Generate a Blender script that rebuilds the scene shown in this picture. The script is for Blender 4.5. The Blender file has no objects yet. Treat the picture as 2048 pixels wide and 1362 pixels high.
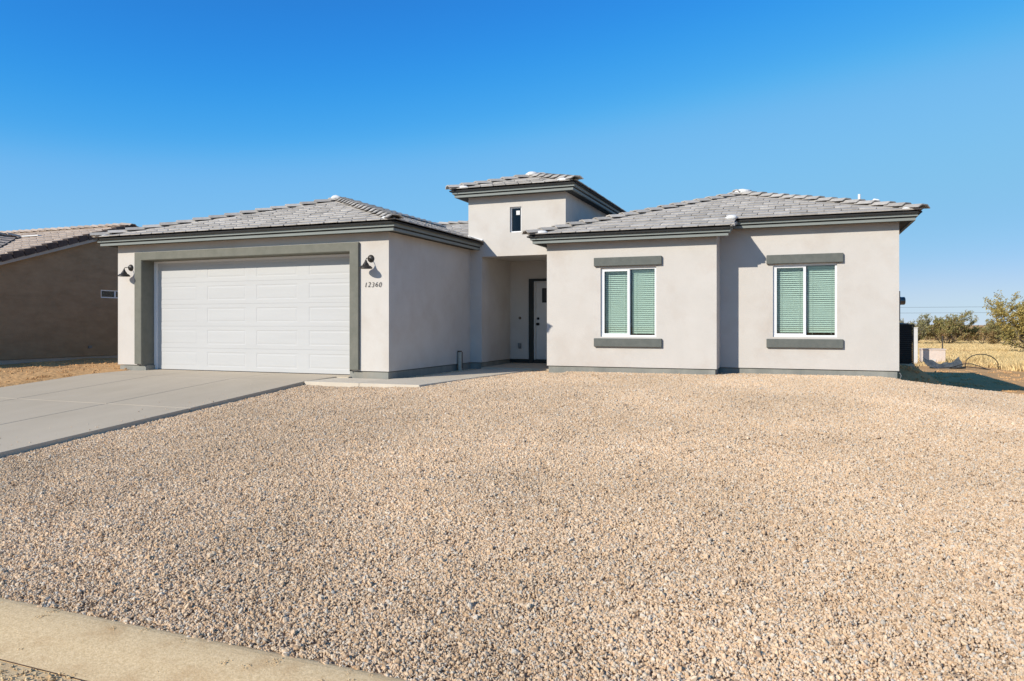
import bpy, bmesh, math, random
from mathutils import Vector, Matrix, Euler, noise
random.seed(7)
R = math.radians
scene = bpy.context.scene
col = scene.collection

# ------------------------------------------------------------------ camera, sky, sun, exposure
CAM_Z = 0.9126                      # height above the foot of the stucco (z = 0)
cam_d = bpy.data.cameras.new('camera')
cam = bpy.data.objects.new('camera', cam_d); col.objects.link(cam)
cam.location = (0, 0, CAM_Z)
cam.rotation_euler = (R(90), 0, R(21.46))
cam_d.sensor_width = 36.0
cam_d.lens = 36.0 * 1459 / 2048
cam_d.shift_y = -32.4 / 2048
cam_d.clip_end = 6000
scene.camera = cam

SUN_TO = Vector((0.53, 1.0, -0.60)).normalized()       # the way the light travels
elev = math.asin(-SUN_TO.z)
azim = math.atan2(-SUN_TO.x, -SUN_TO.y)                # clockwise from +Y
world = bpy.data.worlds.new('World'); scene.world = world
world.use_nodes = True
wn, wl = world.node_tree.nodes, world.node_tree.links
bg = wn['Background']
sky = wn.new('ShaderNodeTexSky'); sky.sky_type = 'NISHITA'; sky.sun_disc = False
sky.sun_elevation = elev; sky.sun_rotation = azim
sky.altitude = 400; sky.air_density = 1.0; sky.dust_density = 0.0; sky.ozone_density = 10.0
# one camera-like tone curve over the whole sky: deep saturated blue above, pale blue at the horizon
def vscale(inp, k):
    n = wn.new('ShaderNodeVectorMath'); n.operation = 'SCALE'; n.inputs['Scale'].default_value = k
    wl.new(inp, n.inputs[0]); return n.outputs[0]
crv = wn.new('ShaderNodeRGBCurve')
for ch, pts in enumerate((
        [(0, 0), (.022, .019), (.052, .021), (.0716, .047), (.1005, .14), (.217, .215), (.43, .40), (.62, .47), (1, .82)],
        [(0, 0), (.066, .062), (.14, .195), (.19, .295), (.249, .385), (.495, .445), (.713, .54), (1, .78)],
        [(0, 0), (.18, .13), (.27, .34), (.357, .59), (.458, .67), (.60, .68), (.9, .68), (1, .76)])):
    c = crv.mapping.curves[ch]
    c.points[0].location = pts[0]; c.points[1].location = pts[-1]
    for p in pts[1:-1]: c.points.new(*p)
crv.mapping.update()
wl.new(vscale(sky.outputs[0], .1), crv.inputs['Color'])
wl.new(vscale(crv.outputs[0], 10.0), bg.inputs[0])
bg.inputs[1].default_value = 0.10
sun_d = bpy.data.lights.new('sun', 'SUN'); sun_d.energy = 3.9; sun_d.angle = R(0.53)
sun_d.color = (1.0, 0.93, 0.82)
sun = bpy.data.objects.new('sun', sun_d); col.objects.link(sun)
sun.rotation_euler = SUN_TO.to_track_quat('-Z', 'Y').to_euler(); sun.location = (-10, -20, 30)
vs = scene.view_settings
vs.view_transform = 'Standard'; vs.look = 'None'; vs.exposure = 0.35; vs.gamma = 1.0; vs.use_curve_mapping = False
scene.cycles.max_bounces = 12; scene.cycles.diffuse_bounces = 8
scene.cycles.transparent_max_bounces = 12

# ------------------------------------------------------------------ materials
def nodes_of(name):
    m = bpy.data.materials.new(name); m.use_nodes = True
    return m, m.node_tree.nodes, m.node_tree.links, m.node_tree.nodes['Principled BSDF']

def mat(name, c1, c2=None, scale=6.0, rough=0.8, bump=0.0, bscale=120.0, bdist=0.004, spec=0.3, metal=0.0,
        rnd=0.0, island=False, spots=None, spot_scale=1.2, spot_amt=0.5, spot_thr=0.55, coord='world', detail=5.0, stretch=None):
    """colour 1 and 2 mixed by noise, an optional second stain layer, optional brightness jitter per object / island, optional bump"""
    m, N, L, P = nodes_of(name)
    P.inputs['Roughness'].default_value = rough
    P.inputs['Metallic'].default_value = metal
    P.inputs['Specular IOR Level'].default_value = spec
    if coord == 'world':
        geo = N.new('ShaderNodeNewGeometry'); vec = geo.outputs['Position']
    else:
        tc = N.new('ShaderNodeTexCoord'); vec = tc.outputs['Object']
    if stretch:
        mp = N.new('ShaderNodeMapping'); mp.inputs['Scale'].default_value = stretch
        L.new(vec, mp.inputs[0]); vec = mp.outputs[0]
    c2 = c2 or c1
    nz = N.new('ShaderNodeTexNoise'); nz.inputs['Scale'].default_value = scale; nz.inputs['Detail'].default_value = detail
    nz.inputs['Roughness'].default_value = 0.62
    L.new(vec, nz.inputs['Vector'])
    rp = N.new('ShaderNodeValToRGB'); e = rp.color_ramp.elements
    e[0].position, e[1].position = 0.32, 0.68
    e[0].color, e[1].color = (*c1, 1), (*c2, 1)
    L.new(nz.outputs[0], rp.inputs[0])
    out = rp.outputs[0]
    if spots:
        n2 = N.new('ShaderNodeTexNoise'); n2.inputs['Scale'].default_value = spot_scale; n2.inputs['Detail'].default_value = 6
        n2.inputs['Roughness'].default_value = 0.65
        L.new(vec, n2.inputs['Vector'])
        mr = N.new('ShaderNodeMapRange'); mr.inputs[1].default_value = spot_thr; mr.inputs[2].default_value = spot_thr + 0.2
        mr.inputs[4].default_value = spot_amt
        L.new(n2.outputs[0], mr.inputs[0])
        mx = N.new('ShaderNodeMix'); mx.data_type = 'RGBA'
        L.new(mr.outputs[0], mx.inputs['Factor']); L.new(out, mx.inputs['A']); mx.inputs['B'].default_value = (*spots, 1)
        out = mx.outputs['Result']
    if rnd:
        oi = N.new('ShaderNodeObjectInfo'); src = oi.outputs['Random']
        if island:
            g2 = N.new('ShaderNodeNewGeometry'); ad = N.new('ShaderNodeMath'); ad.operation = 'ADD'
            L.new(oi.outputs['Random'], ad.inputs[0]); L.new(g2.outputs['Random Per Island'], ad.inputs[1])
            fr = N.new('ShaderNodeMath'); fr.operation = 'FRACT'; L.new(ad.outputs[0], fr.inputs[0]); src = fr.outputs[0]
        mr = N.new('ShaderNodeMapRange'); mr.inputs[3].default_value = 1 - rnd; mr.inputs[4].default_value = 1 + rnd
        L.new(src, mr.inputs[0])
        mu = N.new('ShaderNodeVectorMath'); mu.operation = 'SCALE'
        L.new(out, mu.inputs[0]); L.new(mr.outputs[0], mu.inputs['Scale']); out = mu.outputs[0]
    L.new(out, P.inputs['Base Color'])
    if bump:
        nb = N.new('ShaderNodeTexNoise'); nb.inputs['Scale'].default_value = bscale; nb.inputs['Detail'].default_value = 4
        L.new(vec, nb.inputs['Vector'])
        bp = N.new('ShaderNodeBump'); bp.inputs['Strength'].default_value = bump; bp.inputs['Distance'].default_value = bdist
        L.new(nb.outputs[0], bp.inputs['Height']); L.new(bp.outputs[0], P.inputs['Normal'])
    return m

M = {}
M['stucco'] = mat('stucco', (.54, .505, .46), (.58, .545, .50), scale=1.6, rough=.95, bump=.55, bscale=55, bdist=.006, spec=.1,
                  spots=(.48, .415, .355), spot_scale=.75, spot_amt=.6, spot_thr=.5)
M['trim'] = mat('trim', (.118, .126, .115), (.145, .152, .138), scale=9, rough=.9, bump=.6, bscale=60, bdist=.006, spec=.15)
M['garage_trim'] = mat('garage_trim', (.155, .155, .128), (.19, .186, .155), scale=5, rough=.9, bump=.6, bscale=60, bdist=.006, spec=.15)
M['fascia'] = mat('fascia', (.205, .225, .212), (.24, .26, .245), scale=3, rough=.7, spec=.25, bump=.15, bscale=40, stretch=(.4, .4, 3))
M['dark_trim'] = mat('dark_trim', (.028, .031, .029), (.036, .039, .036), rough=.6)
M['plinth'] = mat('plinth', (.20, .205, .185), (.31, .305, .27), scale=2.2, rough=.95, bump=.4, bscale=30, bdist=.006,
                  spots=(.36, .31, .24), spot_scale=1.6, spot_amt=.6, stretch=(1, 1, .35))
M['tile'] = mat('tile', (.38, .35, .315), (.49, .455, .41), scale=14, rough=.92, bump=.5, bscale=70, bdist=.005, spec=.15, rnd=.17, island=True,
                spots=(.57, .54, .50), spot_scale=3, spot_amt=.55, spot_thr=.5)
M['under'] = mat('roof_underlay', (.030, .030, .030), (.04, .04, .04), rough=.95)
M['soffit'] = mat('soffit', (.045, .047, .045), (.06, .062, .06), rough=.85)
M['mortar'] = mat('mortar', (.66, .66, .65), (.76, .76, .75), scale=20, rough=.9, bump=.4, bscale=60)
M['door_white'] = mat('garage_door_white', (.475, .472, .46), (.495, .492, .48), scale=3, rough=.55, bump=.10, bscale=90, bdist=.002, stretch=(.25, 1, 3))
M['vinyl'] = mat('white_vinyl', (.76, .77, .77), (.80, .80, .80), rough=.35, spec=.4)
M['white_paint'] = mat('white_paint', (.60, .595, .58), (.64, .635, .62), rough=.5)
M['slat'] = mat('blind_slat', (.66, .67, .64), (.70, .71, .68), rough=.5)
M['black'] = mat('black_metal', (.022, .021, .020), (.04, .037, .033), scale=25, rough=.42, spec=.5)
M['black_matte'] = mat('black_matte', (.012, .012, .013), (.018, .018, .02), rough=.6)
M['bronze'] = mat('bronze_lamp', (.022, .020, .017), (.060, .052, .044), scale=18, rough=.45, spec=.5, metal=.3)
M['concrete'] = mat('concrete', (.50, .42, .315), (.55, .465, .355), scale=1.3, rough=.9, bump=.25, bscale=160, bdist=.003, spec=.2,
                    spots=(.59, .50, .38), spot_scale=.55, spot_amt=.6, spot_thr=.5, stretch=(1, .45, 1))
M['walk'] = mat('new_concrete', (.60, .52, .41), (.66, .58, .465), scale=2, rough=.9, bump=.25, bscale=150, bdist=.003, spec=.2)
M['kerb'] = mat('dusty_concrete', (.60, .435, .24), (.82, .62, .375), scale=60, rough=.95, bump=.5, bscale=110, bdist=.004, spec=.1,
                spots=(.50, .32, .16), spot_scale=3.5, spot_amt=.6, spot_thr=.5)
M['street'] = mat('sandy_street', (.36, .30, .225), (.52, .44, .33), scale=14, rough=.95, bump=.9, bscale=45, bdist=.02, spec=.1)
M['bed'] = mat('gravel_bed', (.38, .28, .19), (.52, .385, .265), scale=30, rough=.98, bump=.8, bscale=60, bdist=.012, spec=.05)
M['dirt'] = mat('dirt', (.55, .325, .15), (.65, .395, .19), scale=1.1, rough=.98, bump=.9, bscale=9, bdist=.05, spec=.05,
                spots=(.50, .28, .115), spot_scale=.35, spot_amt=.6)
M['nstucco'] = mat('brown_stucco', (.28, .20, .125), (.36, .26, .165), scale=2.5, rough=.97, bump=.9, bscale=40, bdist=.01, spec=.05, stretch=(1, 1, 2.2))
M['ntile'] = mat('brown_tile', (.43, .345, .275), (.53, .435, .355), scale=12, rough=.93, bump=.4, bscale=70, rnd=.16, island=True)
M['nbarge'] = mat('dark_barge_tile', (.06, .045, .04), (.10, .075, .065), scale=10, rough=.9, rnd=.2)
M['nfascia'] = mat('tan_fascia', (.36, .325, .28), (.42, .385, .335), rough=.8)
M['grey_box'] = mat('grey_plastic', (.16, .17, .17), (.20, .21, .21), rough=.5)
M['pale_box'] = mat('pale_concrete', (.60, .50, .43), (.66, .56, .48), rough=.9)
M['pale_post'] = mat('pale_post', (.55, .54, .51), (.62, .61, .58), rough=.8)
M['tarp'] = mat('grey_tarp', (.055, .062, .065), (.11, .12, .125), scale=7, rough=.6, bump=.5, bscale=9, bdist=.05)
M['hose'] = mat('black_pipe', (.02, .018, .017), (.03, .028, .026), rough=.5)
M['steel'] = mat('galvanised', (.42, .43, .44), (.52, .53, .54), rough=.45, metal=.6)
M['pvc'] = mat('weathered_pvc', (.42, .38, .30), (.52, .48, .40), scale=18, rough=.7)
M['rust'] = mat('rust', (.10, .055, .03), (.16, .09, .05), rough=.9)
M['grass'] = mat('dry_grass', (.58, .42, .19), (.74, .57, .30), scale=.35, rough=.9, spec=.1, rnd=.25, island=True)
M['wood'] = mat('grey_bark', (.10, .080, .060), (.16, .13, .10), scale=12, rough=.95)
M['wire'] = mat('wire', (.05, .05, .055), rough=.6)
M['glassdome'] = mat('meter_glass', (.05, .055, .06), rough=.08, spec=.8)

def leaf_mat(name, a, b):
    m, N, L, P = nodes_of(name)
    g = N.new('ShaderNodeNewGeometry'); rp = N.new('ShaderNodeValToRGB'); e = rp.color_ramp.elements
    e[0].color, e[1].color = (*a, 1), (*b, 1)
    L.new(g.outputs['Random Per Island'], rp.inputs[0]); L.new(rp.outputs[0], P.inputs['Base Color'])
    P.inputs['Roughness'].default_value = .7; P.inputs['Specular IOR Level'].default_value = .15
    tr = N.new('ShaderNodeBsdfTranslucent'); L.new(rp.outputs[0], tr.inputs[0])
    mx = N.new('ShaderNodeMixShader'); mx.inputs[0].default_value = .3
    L.new(P.outputs[0], mx.inputs[1]); L.new(tr.outputs[0], mx.inputs[2]); L.new(mx.outputs[0], N['Material Output'].inputs[0])
    return m
M['leaf_green'] = leaf_mat('olive_leaf', (.25, .225, .08), (.46, .40, .16))
M['leaf_grey'] = leaf_mat('grey_green_leaf', (.28, .26, .14), (.45, .41, .23))
M['leaf_gold'] = leaf_mat('golden_leaf', (.36, .275, .075), (.60, .47, .16))
M['leaf_brown'] = leaf_mat('rusty_leaf', (.31, .21, .09), (.50, .36, .17))

def glass_mat(name, tint):
    m, N, L, P = nodes_of(name); N.remove(P)
    t = N.new('ShaderNodeBsdfTransparent'); t.inputs[0].default_value = (*tint, 1)
    g = N.new('ShaderNodeBsdfGlossy'); g.inputs['Roughness'].default_value = .02
    fr = N.new('ShaderNodeFresnel'); fr.inputs[0].default_value = 1.5
    mx = N.new('ShaderNodeMixShader'); L.new(fr.outputs[0], mx.inputs[0]); L.new(t.outputs[0], mx.inputs[1]); L.new(g.outputs[0], mx.inputs[2])
    L.new(mx.outputs[0], N['Material Output'].inputs[0])
    return m
M['glass'] = glass_mat('window_glass', (.87, .945, .92))
M['glass_dark'] = glass_mat('dark_glass', (.45, .50, .55))

def stone_mat():
    m, N, L, P = nodes_of('gravel_stone')
    g = N.new('ShaderNodeNewGeometry'); oi = N.new('ShaderNodeObjectInfo')
    cb = N.new('ShaderNodeCombineXYZ'); L.new(g.outputs['Random Per Island'], cb.inputs[0]); L.new(oi.outputs['Random'], cb.inputs[1])
    wnz = N.new('ShaderNodeTexWhiteNoise'); wnz.noise_dimensions = '2D'; L.new(cb.outputs[0], wnz.inputs['Vector'])
    rp = N.new('ShaderNodeValToRGB'); rp.color_ramp.interpolation = 'LINEAR'
    cols = [(0, (.30, .215, .15)), (.05, (.45, .305, .19)), (.14, (.61, .41, .24)), (.34, (.675, .485, .31)), (.54, (.725, .55, .37)), (.70, (.685, .49, .33)),
            (.82, (.73, .585, .42)), (.90, (.58, .51, .42)), (.96, (.73, .63, .505)), (1, (.45, .395, .325))]
    e = rp.color_ramp.elements
    e[0].position, e[0].color = 0, (*cols[0][1], 1); e[1].position, e[1].color = 1, (*cols[-1][1], 1)
    for p, c in cols[1:-1]:
        k = e.new(p); k.color = (*c, 1)
    L.new(wnz.outputs['Value'], rp.inputs[0])
    nz = N.new('ShaderNodeTexNoise'); nz.inputs['Scale'].default_value = .5; nz.inputs['Detail'].default_value = 4
    L.new(g.outputs['Position'], nz.inputs['Vector'])
    mr = N.new('ShaderNodeMapRange'); mr.inputs[1].default_value = .3; mr.inputs[2].default_value = .7; mr.inputs[3].default_value = .85; mr.inputs[4].default_value = 1.10
    L.new(nz.outputs[0], mr.inputs[0])
    mu = N.new('ShaderNodeVectorMath'); mu.operation = 'SCALE'; L.new(rp.outputs[0], mu.inputs[0]); L.new(mr.outputs[0], mu.inputs['Scale'])
    L.new(mu.outputs[0], P.inputs['Base Color'])
    P.inputs['Roughness'].default_value = .9; P.inputs['Specular IOR Level'].default_value = .15
    return m
M['stone'] = stone_mat()

# ------------------------------------------------------------------ builders
ORG = {}
def tag(o, label=None, cat=None, group=None, kind=None):
    for k, v in (('label', label), ('category', cat), ('group', group), ('kind', kind)):
        if v: o[k] = v
    return o
def empty(name, loc, parent=None):
    o = bpy.data.objects.new(name, None); col.objects.link(o)
    o.empty_display_size = .2
    ORG[o] = Vector(loc)
    o.location = ORG[o] - (ORG[parent] if parent else Vector())
    if parent: o.parent = parent
    return o
def thing(name, loc, label, cat, group=None):
    return tag(empty(name, loc), label, cat, group)
def link_mesh(name, me, m, parent, origin):
    o = bpy.data.objects.new(name, me); col.objects.link(o)
    if m and not me.materials: me.materials.append(m)
    ORG[o] = Vector(origin)
    o.location = ORG[o] - (ORG[parent] if parent else Vector())
    if parent: o.parent = parent
    return o
def link_at(name, me, parent, W):
    """link mesh data with world matrix W under parent (parents carry no rotation)"""
    o = bpy.data.objects.new(name, me); col.objects.link(o)
    o.parent = parent
    o.matrix_local = Matrix.Translation(-ORG[parent]) @ W
    ORG[o] = W.translation.copy()
    return o

class MB:
    def __init__(s): s.v, s.f = [], []
    def poly(s, pts):
        b = len(s.v); s.v += [tuple(p) for p in pts]; s.f.append(tuple(range(b, b + len(pts))))
    def box(s, x0, x1, y0, y1, z0, z1):
        x0, x1 = min(x0, x1), max(x0, x1); y0, y1 = min(y0, y1), max(y0, y1); z0, z1 = min(z0, z1), max(z0, z1)
        b = len(s.v)
        s.v += [(x0, y0, z0), (x1, y0, z0), (x1, y1, z0), (x0, y1, z0), (x0, y0, z1), (x1, y0, z1), (x1, y1, z1), (x0, y1, z1)]
        s.f += [tuple(b + i for i in q) for q in ((0, 3, 2, 1), (4, 5, 6, 7), (0, 1, 5, 4), (1, 2, 6, 5), (2, 3, 7, 6), (3, 0, 4, 7))]
        return s
    def prism(s, bot, top):
        """two matching loops -> closed solid"""
        n = len(bot); b = len(s.v)
        s.v += [tuple(p) for p in bot] + [tuple(p) for p in top]
        s.f.append(tuple(b + i for i in reversed(range(n)))); s.f.append(tuple(b + n + i for i in range(n)))
        for i in range(n):
            j = (i + 1) % n; s.f.append((b + i, b + j, b + n + j, b + n + i))
        return s
    def slab(s, pts, thick):
        """planar polygon pts (ccw from above) with vertical thickness downwards"""
        return s.prism([(p[0], p[1], p[2] - thick) for p in pts], pts)
    def tube(s, pts, rad, n=8, cap=True):
        pts = [Vector(p) for p in pts]; rad = rad if isinstance(rad, (list, tuple)) else [rad] * len(pts)
        b = len(s.v); prev = None
        for i, p in enumerate(pts):
            d = (pts[min(i + 1, len(pts) - 1)] - pts[max(i - 1, 0)]).normalized()
            if prev is None:
                a = d.orthogonal().normalized()
            else:
                a = (prev - d * prev.dot(d)).normalized()
            prev = a; c = d.cross(a)
            for k in range(n):
                t = 2 * math.pi * k / n
                s.v.append(tuple(p + (a * math.cos(t) + c * math.sin(t)) * rad[i]))
        for i in range(len(pts) - 1):
            for k in range(n):
                k2 = (k + 1) % n
                s.f.append((b + i * n + k, b + i * n + k2, b + (i + 1) * n + k2, b + (i + 1) * n + k))
        if cap:
            s.f.append(tuple(b + k for k in reversed(range(n)))); s.f.append(tuple(b + (len(pts) - 1) * n + k for k in range(n)))
        return s
    def lathe(s, prof, c, n=20, axis='z', closed=False):
        """prof = [(r, h)], spun round axis through c"""
        b = len(s.v)
        for r, h in prof:
            for k in range(n):
                t = 2 * math.pi * k / n
                if axis == 'z': s.v.append((c[0] + r * math.cos(t), c[1] + r * math.sin(t), c[2] + h))
                elif axis == 'y': s.v.append((c[0] + r * math.cos(t), c[1] + h, c[2] + r * math.sin(t)))
                else: s.v.append((c[0] + h, c[1] + r * math.cos(t), c[2] + r * math.sin(t)))
        for i in range(len(prof) - 1):
            for k in range(n):
                k2 = (k + 1) % n
                s.f.append((b + i * n + k, b + i * n + k2, b + (i + 1) * n + k2, b + (i + 1) * n + k))
        s.f.append(tuple(b + k for k in reversed(range(n)))); s.f.append(tuple(b + (len(prof) - 1) * n + k for k in range(n)))
        return s
    def mesh(s, name, origin=(0, 0, 0), bevel=0, smooth=False, recalc=True, merge=False):
        o = Vector(origin)
        me = bpy.data.meshes.new(name)
        me.from_pydata([tuple(Vector(v) - o) for v in s.v], [], s.f)
        if recalc or bevel or merge:
            bm = bmesh.new(); bm.from_mesh(me)
            if merge: bmesh.ops.remove_doubles(bm, verts=bm.verts, dist=1e-5)
            if recalc: bmesh.ops.recalc_face_normals(bm, faces=bm.faces)
            if bevel: bmesh.ops.bevel(bm, geom=bm.edges[:], offset=bevel, segments=2, profile=.5, affect='EDGES')
            bm.to_mesh(me); bm.free()
        if smooth:
            for p in me.polygons: p.use_smooth = True
        me.update()
        return me
    def build(s, name, m, parent=None, bevel=0, smooth=False, merge=False, origin=None):
        if origin is None:
            xs, ys, zs = zip(*s.v)
            origin = ((min(xs) + max(xs)) / 2, (min(ys) + max(ys)) / 2, min(zs))
        return link_mesh(name, s.mesh(name, origin, bevel, smooth, True, merge), M[m] if isinstance(m, str) else m, parent, origin)

def bx(name, m, parent, x0, x1, y0, y1, z0, z1, bevel=0):
    return MB().box(x0, x1, y0, y1, z0, z1).build(name, m, parent, bevel)

def wall_y(name, m, parent, x0, x1, y0, y1, z0, z1, holes=()):
    """wall running along x between y0 (front) and y1, rectangular holes (x0,x1,z0,z1)"""
    xs = sorted({x0, x1, *[h[0] for h in holes], *[h[1] for h in holes]}); zs = sorted({z0, z1, *[max(z0, h[2]) for h in holes], *[h[3] for h in holes]})
    def solid(i, j):
        if i < 0 or j < 0 or i >= len(xs) - 1 or j >= len(zs) - 1: return False
        cx, cz = (xs[i] + xs[i + 1]) / 2, (zs[j] + zs[j + 1]) / 2
        return not any(h[0] < cx < h[1] and h[2] < cz < h[3] for h in holes)
    b = MB()
    for i in range(len(xs) - 1):
        for j in range(len(zs) - 1):
            if not solid(i, j): continue
            a, c, d, e = xs[i], xs[i + 1], zs[j], zs[j + 1]
            b.poly([(a, y0, d), (c, y0, d), (c, y0, e), (a, y0, e)])
            b.poly([(c, y1, d), (a, y1, d), (a, y1, e), (c, y1, e)])
            if not solid(i - 1, j): b.poly([(a, y1, d), (a, y0, d), (a, y0, e), (a, y1, e)])
            if not solid(i + 1, j): b.poly([(c, y0, d), (c, y1, d), (c, y1, e), (c, y0, e)])
            if not solid(i, j - 1): b.poly([(a, y1, d), (c, y1, d), (c, y0, d), (a, y0, d)])
            if not solid(i, j + 1): b.poly([(a, y0, e), (c, y0, e), (c, y1, e), (a, y1, e)])
    return b.build(name, m, parent, merge=True)

def interp(x, pts):
    if x <= pts[0][0]: return pts[0][1]
    for (a, u), (b, v) in zip(pts, pts[1:]):
        if x <= b: return u + (v - u) * (x - a) / (b - a)
    return pts[-1][1]
def sstep(a, b, x):
    t = max(0, min(1, (x - a) / (b - a))); return t * t * (3 - 2 * t)

# ------------------------------------------------------------------ ground heights
def drive_z(y): return interp(y, [(-5, -.78), (2.9, -.735), (5.6, -.55), (11.09, -.14), (12.45, -.112), (14, -.112)])
def yard_z(x, y):
    base = interp(y, [(2.4, -.735), (2.9, -.715), (5, -.60), (7, -.47), (9, -.32), (11, -.185), (13, -.15), (15.2, -.125), (18, -.125)])
    d = drive_z(y) - .06
    z = d + (base - d) * sstep(-8.5, -6.3, x)
    if x > 1.5: z -= .115 * (x - 1.5) * sstep(6, 13, y)
    z += (.038 * noise.noise((x * .45, y * .45, 3.1)) + .014 * noise.noise((x * 1.7, y * 1.7, 8))) * sstep(-8.6, -7.4, x) * (1 - sstep(10.5, 12, y) * .7) * sstep(3.0, 4.2, y)
    return min(z, -.162) if x < -4.7 and y > 10.9 else z
def dirt_z(x, y):
    left = interp(y, [(2, -.80), (6, -.52), (10, -.21), (12.5, -.11), (16, -.07), (30, -.1)])
    left += .15 * math.exp(-((x + 16.0) / .9) ** 2 - ((y - 10.4) / 1.3) ** 2) + .05 * noise.noise((x * .9, y * .9, 0)) * (x < -14.4)
    yard = yard_z(x, min(y, 18)) - .10
    far = -.75 - .004 * max(0, y - 25)
    if y > 2.9:
        right = sstep(2.35, 3.7, x) if y > 15.6 else sstep(5.5, 9, x)
        pad = interp(y, [(15.9, -.30), (16.5, -.48), (18.2, -.45), (19.6, -.06), (30, -.06)])
        base = left if x < -14 else min(yard, -.19) if y < 16 else pad
        z = base + (far - base) * right
    else:
        z = -.95
    z += (far - z) * sstep(26, 34, y)
    z += .035 * noise.noise((x * .5, y * .5, 7)) * sstep(3.0, 5, x) * sstep(16, 18, y)
    return max(z, -3.0)

def axis(lo, hi, core_lo, core_hi, step, grow=1.35):
    a = [core_lo]
    while a[-1] < core_hi: a.append(a[-1] + step)
    s = step; up = [a[-1]]
    while up[-1] < hi: s *= grow; up.append(up[-1] + s)
    s = step; dn = [a[0]]
    while dn[-1] > lo: s *= grow; dn.append(dn[-1] - s)
    return list(reversed(dn[1:])) + a + up[1:]
def heightfield(name, m, xs, ys, fn, kind='structure'):
    v = [(x, y, fn(x, y)) for y in ys for x in xs]; n = len(xs)
    f = [(j * n + i, j * n + i + 1, (j + 1) * n + i + 1, (j + 1) * n + i) for j in range(len(ys) - 1) for i in range(n - 1)]
    me = bpy.data.meshes.new(name); me.from_pydata(v, [], f)
    for p in me.polygons: p.use_smooth = True
    o = link_mesh(name, me, M[m], None, (0, 0, 0)); o['kind'] = kind
    return o
heightfield('ground', 'dirt', axis(-2500, 2500, -24, 14, .3), axis(-400, 3000, -2, 36, .3), dirt_z)
GX = [-8.5 + .25 * i for i in range(64)]
GY = [2.86 + .25 * i for i in range(53)]
heightfield('gravel_bed', 'bed', [x for x in GX], [y for y in GY], lambda x, y: yard_z(x, y) - .012)

# kerb and street (run along x)
def extrude_x(name, m, prof, x0, x1, kind='structure', wob=.012):
    n = int((x1 - x0) / .25); b = MB()
    for i in range(n + 1):
        x = x0 + (x1 - x0) * i / n
        for y, z in prof: b.v.append((x, y + wob * noise.noise((x * .7, 0, 1)) + (wob - .012) * noise.noise((x * 2.9, 0, 3)), z + .1 * wob * noise.noise((x * .9, 0, 5))))
    k = len(prof)
    for i in range(n):
        for j in range(k - 1):
            b.f.append((i * k + j, (i + 1) * k + j, (i + 1) * k + j + 1, i * k + j + 1))
    o = b.build(name, m, None); o['kind'] = kind
    return o
extrude_x('kerb', 'kerb', [(2.95, -.95), (2.945, -.73), (2.935, -.715), (2.91, -.708), (2.88, -.706), (2.84, -.708), (2.79, -.713), (2.74, -.720), (2.68, -.730), (2.62, -.742), (2.57, -.751), (2.52, -.760), (2.467, -.769), (2.465, -.775), (2.465, -.95)], -40, 40)
extrude_x('gutter', 'kerb', [(2.459, -.95), (2.459, -.776), (2.457, -.770), (2.40, -.771), (2.30, -.770), (2.2, -.769), (2.19, -.95)], -40, 40)
extrude_x('kerb_joint', 'rust', [(2.4675, -.7672), (2.4585, -.7678)], -40, 40)
extrude_x('street', 'street', [(2.36, -.80), (2.31, -.770), (2.28, -.763), (2.1, -.758), (0, -.74), (-3, -.72), (-6, -.76), (-9, -.84)], -40, 40, wob=.05)

# driveway slabs, walkway slabs
drive = thing('driveway', (-11.2, 8, -.5), None, None); drive['kind'] = 'structure'
xsD = [-14.0, -12.28, -10.2, -8.48]; ysD = [2.96, 5.6, 8.4, 11.09, 12.5]
for i in range(3):
    for j in range(4):
        if j == 3 and i == 2: pass
        g = .004
        a, c = xsD[i] + (g + .007) * (i > 0), xsD[i + 1] - (g + .007) * (i < 2); y0, y1 = ysD[j] + g, ysD[j + 1] - g
        if j == 3:
            a, c = max(a, -13.66), c if i < 2 else -8.21
        if j == 2: y1 = ysD[3]
        if j == 3: y0 = ysD[3]
        if j == 3:
            # apron runs full width in front of the piers, then between them
            MB().slab([(xsD[i] + g * 2, 11.09 + g, drive_z(11.09)), (xsD[i + 1] - g * 2, 11.09 + g, drive_z(11.09)), (xsD[i + 1] - g * 2, 12.12, drive_z(12.12)), (xsD[i] + g * 2, 12.12, drive_z(12.12))], .16).build('slab', 'concrete', drive, bevel=.004)
            MB().slab([(a, 12.124, drive_z(12.12)), (c, 12.124, drive_z(12.12)), (c, 12.62, drive_z(12.5)), (a, 12.62, drive_z(12.5))], .16).build('slab', 'concrete', drive)
            continue
        MB().slab([(a, y0, drive_z(y0)), (c, y0, drive_z(y0)), (c, y1 - g, drive_z(y1)), (a, y1 - g, drive_z(y1))], .16).build('slab', 'concrete', drive, bevel=.004)
walk = thing('walkway', (-7, 12, -.2), None, None); walk['kind'] = 'structure'
def wslab(pts): MB().slab([(x, y, -.138) for x, y in pts], .14).build('slab', 'walk', walk, bevel=.005)
wslab([(-8.472, 11.10), (-7.31, 11.12), (-7.31, 12.13), (-8.472, 12.12)])
wslab([(-7.302, 11.12), (-6.11, 11.16), (-6.00, 12.60), (-7.06, 12.60), (-7.302, 12.30)])
wslab([(-7.06, 12.61), (-6.00, 12.61), (-5.86, 14.2), (-7.00, 14.2)])
wslab([(-7.00, 14.21), (-5.86, 14.21), (-5.72, 15.88), (-6.98, 15.88)])
porch = MB().slab([(-7.03, 15.89, -.112), (-5.24, 15.89, -.112), (-5.24, 17.92, -.10), (-7.06, 17.92, -.10)], .2).build('porch_slab', 'concrete', None)
porch['kind'] = 'structure'

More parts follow.
